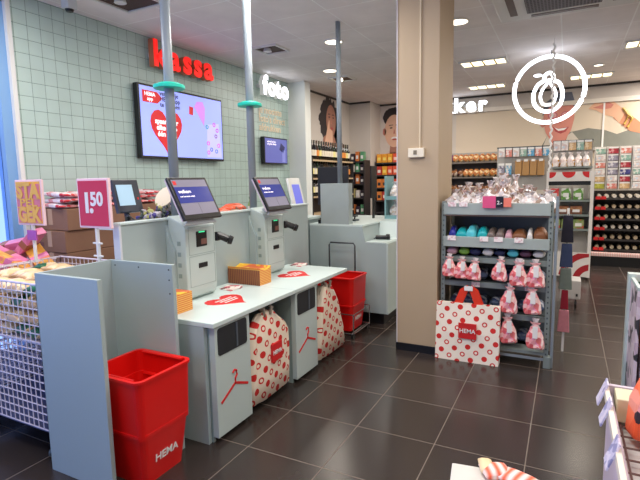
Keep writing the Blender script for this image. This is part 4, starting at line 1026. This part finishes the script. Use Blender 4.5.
# ================================================================ ILLUMINATED ROUND SIGN
Ys = 5.2; cx, cz = 1.37, 2.75
t = thing('round_sign', 'large hanging round white neon sign with a pear outline', 'sign', (cx, Ys, cz))
def ring(pts, r, nm='light_tube'):
    bm = bmesh.new(); path(bm, [(cx+u, Ys, cz+v) for u, v in pts], r, seg=8, closed=True); return obj(nm, bm, GLOWW, t, smooth=True)
ring([(.435*math.cos(a*PI/32), .435*math.sin(a*PI/32)) for a in range(64)], .027)
def smooth_closed(P, n=8):
    out = []; k = len(P)
    for i in range(k):
        p0, p1, p2, p3 = P[i-1], P[i], P[(i+1) % k], P[(i+2) % k]
        for j in range(n):
            s = j/n
            out.append(tuple(.5*((2*p1[c])+(-p0[c]+p2[c])*s+(2*p0[c]-5*p1[c]+4*p2[c]-p3[c])*s*s+(-p0[c]+3*p1[c]-3*p2[c]+p3[c])*s**3) for c in (0, 1)))
    return out
ring(smooth_closed([(0, .22), (.045, .19), (.06, .12), (.13, .07), (.17, -.06), (.15, -.2), (.06, -.28), (-.06, -.28), (-.16, -.2), (-.19, -.06), (-.14, .07), (-.07, .12), (-.05, .19)]), .024)
ring(smooth_closed([(0, .13), (.03, .06), (.07, 0), (.09, -.09), (.06, -.18), (0, -.2), (-.07, -.18), (-.10, -.09), (-.08, .0), (-.03, .07)]), .018)
bm = bmesh.new(); prism(bm, ell(-.14, .2, .055, .018, 16), (cx, Ys, cz), XA, ZA, -.015, .015); obj('leaf', bm, GLOWW, t)
bm = bmesh.new()
for s in (0, ): path(bm, [(cx+.02, Ys, cz+.45), (cx+.02, Ys, H)], .006)
obj('suspension_wire', bm, BLACK, t)
# beaded hanging strip
t = thing('hanging_strip', 'long white scalloped strip hanging in front of the round sign', 'hanging strip', (1.44, 4.55, 1.7))
bm = bmesh.new(); z = 1.66; k = 0
while z < H-.1:
    tube(bm, (1.44+(.012 if k % 2 else -.012), 4.55, z), (1.44+(-.012 if k % 2 else .012), 4.55, z+.045), .013, seg=6); z += .045; k += 1
obj('scalloped_strip', bm, CARD, t)
bm = bmesh.new(); path(bm, [(1.44, 4.55, z), (1.44, 4.55, H)], .004); obj('wire', bm, CARD, t)
bx('trim_7', CARD, None, 2.185, 2.215, 8.335, 8.349, 2.1, 3.0, kind='structure')

# ================================================================ BACK WALL: lettering, mural, shelving
t = thing('letter_sign', 'white illuminated bakker letters on the back wall', 'sign', (-.4, 8.35, 3.0))
bx('mounting_bar', WHITE, t, -1.2, .12, 8.30, 8.35, 3.06, 3.09)
for ch, x in zip('bakker', (-1.15, -.9, -.66, -.43, -.18, .045)):
    s = text('letter', ch, .38, WHS, t, (x, 8.25, 3.06), XA, ZA, .07, bold=.02); text('letter_face', ch, .38, GLOWW, s, (x, 8.21, 3.06), XA, ZA, .006, bold=.017)
o3 = (1.25, 8.349, 2.55)
t = thing('wall_mural', 'large wall print of a laughing person in grey, hand reaching out', 'wall print', o3)
lay(t, 'beige_ground', [(-1.75, -.75), (2.6, -.75), (2.6, .36), (-1.75, .36)], o3, XA, ZA, 0, M('mural_ground', (214, 198, 176), .6, var=.03, scale=1))
lay(t, 'shirt', [(-.12, -.45), (.0, -.2), (.378, -.14), (.487, -.119), (.703, -.077), (.982, -.132), (1.178, -.217), (1.347, -.155), (1.9, -.2), (1.9, -.45)], o3, XA, ZA, 1, M('mural_shirt', (128, 128, 118), .7, var=.1, scale=6))
lay(t, 'collar', [(-.08, -.44), (.021, -.147), (.168, -.35), (.437, -.134), (.648, -.40)], o3, XA, ZA, 2, M('mural_collar', (200, 190, 175), .6))
lay(t, 'neck', [(.02, -.15), (.1, -.42), (.3, -.42), (.38, -.15)], o3, XA, ZA, 3, M('mural_neck', (190, 120, 100), .6, var=.08))
lay(t, 'face', [(-.06, .3), (-.075, .1), (-.02, -.13), (.08, -.29), (.2, -.345), (.32, -.28), (.42, -.1), (.465, .12), (.46, .36), (.38, .46), (.05, .46)], o3, XA, ZA, 4, M('mural_face', (212, 138, 122), .6, var=.1, scale=4))
lay(t, 'ear', ell(-.08, .06, .045, .08, 14), o3, XA, ZA, 4, SKR)
lay(t, 'hair', [(-.09, .2), (-.06, .44), (.05, .52), (.42, .5), (.48, .3), (.4, .41), (.06, .4)], o3, XA, ZA, 5, M('mural_cap', (105, 110, 125), .7, var=.2, scale=14))
lay(t, 'cap', [(.03, .43), (.098, .626), (.406, .614), (.465, .424)], o3, XA, ZA, 6, M('mural_cap', (105, 110, 125), .7, var=.2, scale=14))
for e in (.09, .32):
    lay(t, 'glasses', ell(e, .2, .085, .065, 18), o3, XA, ZA, 5, M('mural_glasses', (190, 90, 110), .4)); lay(t, 'lens', ell(e, .2, .068, .05, 18), o3, XA, ZA, 6, M('mural_lens', (225, 165, 160), .3)); lay(t, 'eye', ell(e, .2, .025, .014, 12), o3, XA, ZA, 7, EYE)
lay(t, 'smile', [(.10, -.02), (.2, -.05), (.38, -.03), (.33, -.12), (.24, -.155), (.15, -.11)], o3, XA, ZA, 5, LIPC); lay(t, 'teeth', [(.125, -.03), (.2, -.06), (.35, -.045), (.30, -.09), (.2, -.1)], o3, XA, ZA, 6, WHT)
lay(t, 'nose', [(.19, .16), (.26, .04), (.15, .04)], o3, XA, ZA, 5, SKR)
lay(t, 'forearm', [(1.19, .28), (1.33, .159), (1.524, -.024), (1.9, -.18), (1.9, -.42), (1.66, -.317), (1.534, -.221), (1.379, -.175), (1.248, -.059), (1.10, .08)], o3, XA, ZA, 3, M('mural_arm', (196, 132, 98), .6, var=.06, scale=4))
lay(t, 'hand', [(.694, .275), (.75, .34), (.813, .392), (.90, .42), (.988, .431), (1.07, .40), (1.151, .326), (1.30, .19), (1.20, -.02), (1.115, .095), (.969, .143), (.828, .236)], o3, XA, ZA, 4, M('mural_hand', (222, 172, 140), .6, var=.06, scale=4))
lay(t, 'thumb', [(.76, .29), (.95, .245), (1.06, .26), (1.10, .32), (1.0, .385), (.9, .33)], o3, XA, ZA, 5, SKR)
lay(t, 'finger_line', [(.82, .345), (1.0, .40), (1.07, .36), (1.0, .385)], o3, XA, ZA, 6, SKR)
for q in (0, .055):
    bm = bmesh.new(); path(bm, [(1.25+1.25+q, 8.335, 2.55+.25-q), (1.25+1.345+q, 8.328, 2.55+.10-q), (1.25+1.28+q, 8.335, 2.55-.05-q)], .022, seg=6); obj('bracelet', bm, M('mural_gold', (205, 165, 80), .4), t)
bx('wall_rail', M('rail_grey', (170, 165, 158), .5), None, -.6, 5.3, 8.26, 8.349, 2.05, 2.10, kind=None)
tag(bpy.data.objects['wall_rail'], 'long pale rail along the back wall under the mural', 'rail')

# pastry shelving at the back
shelf_unit('pastry_shelving', 'dark back wall shelving with golden packets left of the hook boards', -.6, .46, 7.95, 8.34, (.6, .95, 1.28, 1.60, 1.90), 2.04, M('shelf_taupe', (110, 100, 92), .6), back='y')
GOLD = patch_mat('packet_gold', [(225, 170, 85), (215, 140, 70), (235, 205, 150), (190, 110, 60), (160, 95, 60), (230, 220, 200)], 24)
PLUM = M('packet_plum', (110, 50, 105), .5)
fp = {}
for li, z in enumerate((1.90, 1.60, 1.28, .95)):
    for k in range(10):
        x = -.53+k*.104; mm = GOLD if (li < 2 and k > (0 if li == 0 else 2)) else (PLUM if li == 0 else patch_mat('packet_dark_mix', [(90, 40, 45), (140, 90, 50), (60, 50, 55), (190, 170, 150)], 20) if 'dm' not in fp else fp['dm'].data.materials[0])
        key = 'g' if mm is GOLD else ('p' if mm is PLUM else 'dm')
        o = pack('pastry_packet', x, 8.03, z+.08, .11, .14, .16, (R.uniform(-.1, .1), R.uniform(-.25, .25), R.uniform(-.3, .3)), mm, {'g': 'golden pastry packet on the upper back wall shelves', 'p': 'plum coloured packet at the left end of the top pastry shelf', 'dm': 'dark red and brown packet on the lower back wall shelves'}[key], 'packet', {'g': 'golden pastry packets', 'p': None, 'dm': 'dark packets on the pastry shelving'}[key] or 'plum packets', fp.get(key))
        fp.setdefault(key, o)
bm = bmesh.new(); 
# hook boards
def hookboard(x0, x1, y, z0, z1, label, rgb=(170, 166, 160), legs=True):
    t = thing('hook_board', label, 'display board', ((x0+x1)/2, y, 0))
    bx('board', M('board_grey_'+str(rgb[0]), rgb, .6), t, x0, x1, y, y+.03, z0, z1)
    bx('top_rail', STEELD, t, x0, x1, y-.03, y, z1-.02, z1)
    for x in (x0, x1-.03) if legs else (): bx('leg', STEELD, t, x, x+.03, y, y+.05, 0, z0)
    return t
bm.free()
CD = [patch_mat('card_'+n_, c, 30, rough=.4) for n_, c in (('pastel', [(230, 220, 215), (215, 195, 190), (200, 210, 220), (238, 232, 226)]), ('blue', [(90, 160, 200), (220, 215, 210), (160, 190, 205)]), ('rosy', [(215, 130, 115), (235, 215, 210), (225, 170, 160)]), ('sand', [(205, 170, 125), (225, 200, 165), (190, 150, 105)]), ('grey', [(150, 145, 160), (210, 205, 210), (120, 115, 130)]), ('green', [(140, 175, 160), (210, 215, 205), (170, 190, 175)]), ('red', [(170, 40, 55), (210, 150, 150), (140, 30, 45)]), ('indigo', [(60, 60, 120), (200, 195, 205), (90, 85, 150)]), ('olive', [(170, 170, 60), (190, 190, 90), (160, 160, 70)]))]
cn = ['pastel', 'blue', 'rosy', 'sand', 'grey', 'green', 'red', 'indigo', 'olive']
cproto = {}
def hangcard(x, y, z, w_, h, ci, where, group, cat='card', d=.02):
    key = (ci, w_, h)
    lb = '%s card pack %s' % (cn[ci], where)
    if key in cproto:
        p = cproto[key]; return dup(p, (x-p.location.x, y-p.location.y, z-p.location.z), lb, group)
    t = thing('hanging_card', lb, cat, (x, y, z), group)
    bx('pack', CD[ci], t, x-w_/2, x+w_/2, y-d, y, z, z+h)
    bx('header', CARD, t, x-w_/2, x+w_/2, y-d-.002, y-d, z+h*.8, z+h)
    cproto[key] = t
    return t
hookboard(.52, 1.40, 6.9, 1.35, 2.10, 'grey hook board of small bags left of the scalloped strip')
for k in range(7): hangcard(.60+k*.118, 6.86, 1.93, .1, .15, (0, 2, 0, 5, 1, 2, 1)[k], 'in the top row of the left hook board', 'cards on the left hook board')
for k in range(2): hangcard(.60+k*.118, 6.86, 1.62, .1, .2, (4, 1)[k], 'in the second row of the left hook board', 'cards on the left hook board')
for k in range(4):
    t = thing('paper_sack', 'brown paper sack hanging in a row on the left hook board', 'paper bag', (.88+k*.118, 6.84, 1.60), 'brown paper sacks')
    bx('sack', M('sack_kraft', (178, 135, 85), .8), t, .88+k*.118-.054, .88+k*.118+.054, 6.82, 6.90, 1.60, 1.86, bevel=.01); bx('fold', CARD, t, .88+k*.118-.03, .88+k*.118+.03, 6.813, 6.82, 1.84, 1.88)
# end cap gondola
t = thing('gondola_endcap', 'white end display with red arcs on its base, between rack and back shelves', 'display', (1.68, 6.2, 0))
GW = M('gondola_white', (228, 222, 215), .5)
bx('rear_panel', GW, t, 1.36, 2.0, 6.40, 6.50, 0, 1.68); bx('side_post', GW, t, 1.955, 2.0, 5.98, 6.4, 0.04, 1.66); bx('side_post', GW, t, 1.36, 1.39, 5.98, 6.4, 0.04, 1.66)
hd = bx('header_board', GW, t, 1.39, 1.955, 5.97, 6.0, 1.50, 1.64)
bm = bmesh.new()
for x, a0, a1 in ((1.40, -PI/2, 0), (1.66, PI, 2*PI), (1.93, PI, 1.5*PI)): prism(bm, [(x-1.66, .14)]+[(x-1.66+.09*math.cos(a0+(a1-a0)*i/8), .14+.09*math.sin(a0+(a1-a0)*i/8)) for i in range(9)], (1.66, 5.97, 1.50), XA, ZA, 0, .003)
obj('red_dots', bm, REDP, hd)
for z in (1.0, 1.22, .78): bx('shelf', STEEL, t, 1.39, 1.955, 6.0, 6.4, z-.03, z)
bx('shelf_header', DARK, t, 1.39, 1.955, 6.01, 6.03, 1.44, 1.50)
bs = bx('base_board', GW, t, 1.39, 1.98, 5.97, 6.0, .05, .42)
bm = bmesh.new()
for r in (.16, .36):
    pts = [(.62-0+(r+.09)*math.cos(PI*.5+PI*.45*i/10), -.05+(r+.09)*math.sin(PI*.5+PI*.45*i/10)) for i in range(11)]+[(.62+r*math.cos(PI*.95-PI*.45*i/10), -.05+r*math.sin(PI*.95-PI*.45*i/10)) for i in range(11)]
    pts = [(min(max(u, .0), .58), min(max(v, 0), .36)) for u, v in pts]; prism(bm, pts, (1.40, 5.97, .05), XA, ZA, 0, .003)
obj('red_arcs', bm, M('arc_red', (170, 30, 40), .5), bs)
GB = [patch_mat('box_green_white', [(110, 165, 70), (235, 235, 225), (90, 140, 60), (200, 220, 180)], 20), patch_mat('box_red_white', [(215, 60, 60), (240, 235, 230), (225, 120, 110)], 20), patch_mat('dish_brown', [(140, 85, 55), (110, 65, 45), (170, 120, 80)], 18), patch_mat('meadow', [(130, 150, 80), (110, 135, 70), (190, 90, 70), (150, 160, 100)], 24)]
for k in range(3):
    o = carton(1.47+k*.165, 6.15, 1.22, .13, .2, .17, GB[0] if k else GB[1], ['red and white boxed item at the left of the green boxes', 'first green and white boxed item on the end display', 'second green and white boxed item on the end display'][k], 'box', None)
for k in range(2): carton(1.60+k*.18, 6.15, 1.0, .16, .2, .12, GB[2], ['brown picture box left of its twin on the end display', 'brown picture box right of its twin on the end display'][k], 'box', None)
for k in range(3): carton(1.5+k*.16, 6.15, .78, .145, .2, .14, GB[3], ['green and red seed box at the left on the end display', 'green and red seed box in the middle on the end display', 'green and red seed box at the right on the end display'][k], 'box', None)
hb = hookboard(1.42, 1.98, 6.46, 1.68, 2.14, 'grey hook board above the white end display', legs=False)
bx('cross_shelf', STEEL, hb, 1.42, 1.98, 6.24, 6.46, 1.70, 1.72)
for k in range(5): hangcard(1.48+k*.108, 6.42, 1.98, .098, .15, (0, 0, 3, 5, 3)[k], 'in the top row above the end display', 'cards above the end display')
for k in range(5):
    pouch('bread_bag', 1.47+k*.105, 6.34, 1.72, .11, .14, .22, 40+k, patch_mat('bread_%d' % k, [(205, 150, 60), (235, 225, 220), (220, 200, 195), (225, 215, 212)], 16, rough=.2), 'bag of golden biscuits with a clear top on the end display', group='biscuit bags above the end display')
# card wall at the back right
t = thing('card_wall', 'large pale card display at the back right', 'display', (2.9, 7.7, 0))
bx('back_panel', M('cardwall_white', (205, 198, 190), .6), t, 2.06, 3.6, 7.75, 7.79, 1.33, 2.08)
for k in range(8): bx('divider', CARD, t, 2.06+k*.19, 2.067+k*.19, 7.68, 7.75, 1.33, 2.08)
for r_ in range(6):
    for k in range(8):
        ci = [[5, 6, 2, 0, 0], [0, 4, 5, 0, 3], [2, 4, 6, 0, 0], [0, 4, 7, 5, 2], [3, 0, 6, 0, 4], [8, 2, 3, 0, 0]][r_][k % 5]
        hangcard(2.155+k*.19, 7.72, 1.345+(5-r_)*.122, .15, .11, ci, 'on the card wall at the back right', 'cards on the card wall')
# dark shelves at the back right
t = shelf_unit('giftwrap_shelving', 'dark shelving with pale shelf edges under the card wall', 2.06, 3.6, 7.55, 8.05, (.28, .46, .64, .82, 1.0, 1.18), 1.30, DSH, back='y')
bx('base_rail', M('base_rail_grey', (150, 145, 140), .5), t, 2.04, 3.6, 7.53, 7.55, .16, .20)
for li, z in enumerate((.28, .46, .64, .82, 1.0, 1.18)):
    for k in range(12):
        y = 7.62; x = 2.16+k*.115
        key = 'roll%d' % (li % 3)
        if key not in fp:
            bm = bmesh.new(); tube(bm, (0, 0, .035), (0, .3, .035), .033, seg=10); o = obj('wrapping_roll', bm, M('roll_%d' % (li % 3), [(205, 190, 160), (190, 170, 140), (215, 205, 190)][li % 3], .5), None, smooth=False)
            fp[key] = o
        else: o = fp[key].copy(); C.objects.link(o)
        o.location = (x, y, z); tag(o, 'pale wrapping roll on the dark back right shelving', 'wrapping roll', 'wrapping rolls')
    for k in range(2):
        tag(bx('price_label', REDP, None, 2.10+k*.085, 2.175+k*.085, 7.542, 7.548, z-.02, z+.035), 'small red price label on the edge of the dark back right shelving', 'price label', 'red price labels')
t = thing('striped_rug', 'low stack of pink striped cloth on the base of the dark shelving', 'cloth', (2.6, 7.4, .16))
bx('cloth_stack', stripes_mat('pink_stripe', (225, 150, 150), (235, 225, 215), 12, 'X'), t, 2.06, 3.2, 7.40, 7.53, .17, .235, bevel=.01); bx('base_plinth', BLACK, t, 2.04, 3.6, 7.39, 7.53, .0, .168)

# hanging textiles beside the rack
for z0, z1, rgb, lb, w_ in ((1.0, 1.25, (40, 38, 52), 'near black folded cloth, topmost of the hanging strip beside the rack', .09), (.78, 1.0, (62, 74, 108), 'blue folded cloth below the near black one', .095), (.58, .78, (120, 130, 122), 'grey-green folded cloth below the blue one', .10), (.40, .58, (150, 30, 48), 'dark red cloth under the grey-green one', .06), (.19, .40, (205, 130, 140), 'pink cloth, lowest of the hanging strip', .09)):
    t = thing('hanging_cloth', lb, 'cloth', (1.66, 2.5, z0), 'cloths on the strip beside the rack')
    bm = bmesh.new(); x = 1.665
    prism(bm, [(-w_/2*1.1, 0), (w_/2*1.1, 0), (w_/2*.85, (z1-z0)*.95), (-w_/2*.85, (z1-z0)*.95)], (x, 2.52, z0), XA, ZA, 0, .035); obj('fabric', bm, M('cloth_'+str(rgb[0]), rgb, .9, var=.15, scale=30), t, bevel=.006)
    bm = bmesh.new(); path(bm, [(x, 2.5, z1-.02), (x, 2.5, z1+.0)], .006); obj('clip', bm, CHROME, t)
t = tag(bx('clip_strip', CARD, None, 1.655, 1.675, 2.52, 2.525, 0, 1.3), 'narrow pale strip carrying the hanging cloths', 'hanging strip')
t = thing('wire_trolley', 'small pale trolley with black wheels on the aisle floor', 'trolley', (1.75, 4.3, 0))
bx('bin_body', M('trolley_pale', (188, 182, 178), .5), t, 1.62, 1.84, 4.2, 4.5, .10, .33, bevel=.01); bx('black_latch', BLACK, t, 1.79, 1.81, 4.195, 4.2, .14, .17)
for x in (1.66, 1.79):
    bm = bmesh.new(); tube(bm, (x-.012, 4.25, .035), (x+.012, 4.25, .035), .035, seg=16); box(bm, x-.006, x+.006, 4.245, 4.255, .06, .1); obj('wheel', bm, BLACK, t)

# ================================================================ RIGHT FOREGROUND RACK
LIL = M('rail_lilac', (205, 190, 205), .5)
t = thing('low_display_rack', 'low lilac display rack with price rail at the right edge', 'rack', (2.2, -.2, 0))
bx('end_panel', LIL, t, 1.835, 2.6, .07, .09, 0, .70)
bx('price_rail', M('rail_cream', (225, 215, 200), .5), t, 1.818, 1.835, -1.2, .09, .665, .70)
bx('side_skirt', LIL, t, 1.835, 1.85, -1.2, .07, .0, .66)
bx('shelf', WHITE, t, 1.85, 2.6, -1.2, .07, .55, .57)
bm = bmesh.new()
for k in range(14): path(bm, [(1.85, -1.1+k*.085, .60), (2.6, -1.1+k*.085, .60)], .004, seg=5)
for k in range(4): path(bm, [(1.87+k*.2, -1.2, .60), (1.87+k*.2, .07, .60)], .004, seg=5)
obj('wire_divider', bm, M('wire_brown', (110, 80, 75), .5), t)
for i, y in enumerate((.05, -.14, -.45, -.75)):
    m = Matrix.Translation((1.815, y, .675)) @ Matrix.Rotation(math.radians(20), 4, 'Y')
    tag(bx('price_tag', patch_mat('tag_lilac', [(205, 200, 225), (225, 218, 235), (150, 150, 190)], 40) if i == 0 else bpy.data.materials['tag_lilac'], None, -.006, 0, -.04, .04, -.05, .05, m=m), 'white-lilac price card clipped on the low rack rail, '+['at its far end', 'second from its far end', 'third from its far end', 'nearest the camera'][i], 'price tag')
t = thing('cream_box', 'cream open box on the far corner of the low rack', 'box', (1.9, .0, .61))
bx('carton', M('box_cream_green', (215, 212, 180), .6), t, 1.855, 1.99, -.06, .06, .604, .70, bevel=.004)
CORAL = patch_mat('coral_print', [(238, 100, 60), (240, 150, 130), (245, 120, 80), (50, 40, 50), (240, 95, 55), (238, 165, 160)], 13)
for i, (x, y, rz) in enumerate(((2.00, -.12, .25), (2.05, -.50, .1), (2.03, -.82, .2))):
    t = thing('patterned_bag', 'coral patterned bag on the low rack, '+['farthest of the three', 'in the middle of the three', 'nearest the camera'][i], 'bag', (x, y, .604), 'coral patterned bags')
    bm = bmesh.new(); prism(bm, [(-.12, 0), (.14, 0), (.18, .36), (-.02, .36), (-.11, .14)], (0, .04, 0), XA, ZA, 0, .1)
    bmesh.ops.transform(bm, matrix=Matrix.Translation((x, y, .604)) @ Matrix.Rotation(rz, 4, 'Z'), verts=bm.verts)
    obj('pouch_body', bm, CORAL, t, bevel=.02, seg=3)
# taller pink patterned stand behind it with a green board
PNK = patch_mat('pink_dark_print', [(220, 205, 215), (200, 180, 195), (60, 60, 65), (228, 215, 222), (214, 196, 208)], 14)
t = thing('tall_display_stand', 'white and pink stand with dark prints and a green board at the right edge', 'display', (2.35, 1.5, 0))
bx('print_panel', PNK, t, 2.07, 2.09, 1.35, 1.72, 0, .85); bx('top_frame', M('frame_mint', (190, 205, 200), .5), t, 2.055, 2.7, 1.72, 1.80, .0, .89)
bx('green_board', M('board_deep_green', (25, 75, 62), .6), t, 2.10, 2.7, 1.70, 1.72, .3, .84); bx('side_rail', M('frame_mint', (190, 205, 200), .5), t, 2.07, 2.09, 1.35, 1.72, .85, .87)
bx('lower_box', M('stand_box_orange', (238, 120, 60), .5), t, 2.12, 2.6, 1.37, 1.68, .45, .72)
bx('lower_box_base', PNK, t, 2.11, 2.65, 1.35, 1.70, 0, .45)
# bottom: pale display box with striped packs
t = thing('display_box', 'pale grey open box with its corner at the bottom of the view', 'box', (1.45, -.7, 0))
m = Matrix.Translation((1.322, -.485, 0)) @ Matrix.Rotation(math.radians(8), 4, 'Z')
bx('carton', M('carton_pale', (205, 200, 192), .6), t, -.02, .22, -.6, .04, 0, .50, m=m, bevel=.004)
STRP = stripes_mat('napkin_stripe', (238, 95, 55), (240, 220, 212), 9, 'X')
for i, (x, y, rz, sx) in enumerate(((1.455, -.44, .5, .10), (1.535, -.46, -.35, .13), (1.42, -.425, .3, .05))):
    o = pack('napkin_pack', x, y-.02, .50+.017, sx, .08, .035, (0, 0, rz), STRP if i < 2 else M('pack_cream_yellow', (235, 205, 160), .5), ['orange striped pack on the pale box, left of the two', 'orange striped pack on the pale box, right of the two', 'cream pack under the striped ones on the pale box'][i], 'pack', None)
t = thing('display_table', 'low dark stand supporting the striped packs at the bottom edge', 'stand', (1.65, -.8, 0))
bx('top', M('stand_top', (190, 185, 178), .6), t, 1.60, 1.72, -1.1, -.46, .48, .50); bx('leg', STEELD, t, 1.62, 1.70, -1.08, -.48, 0, .48)
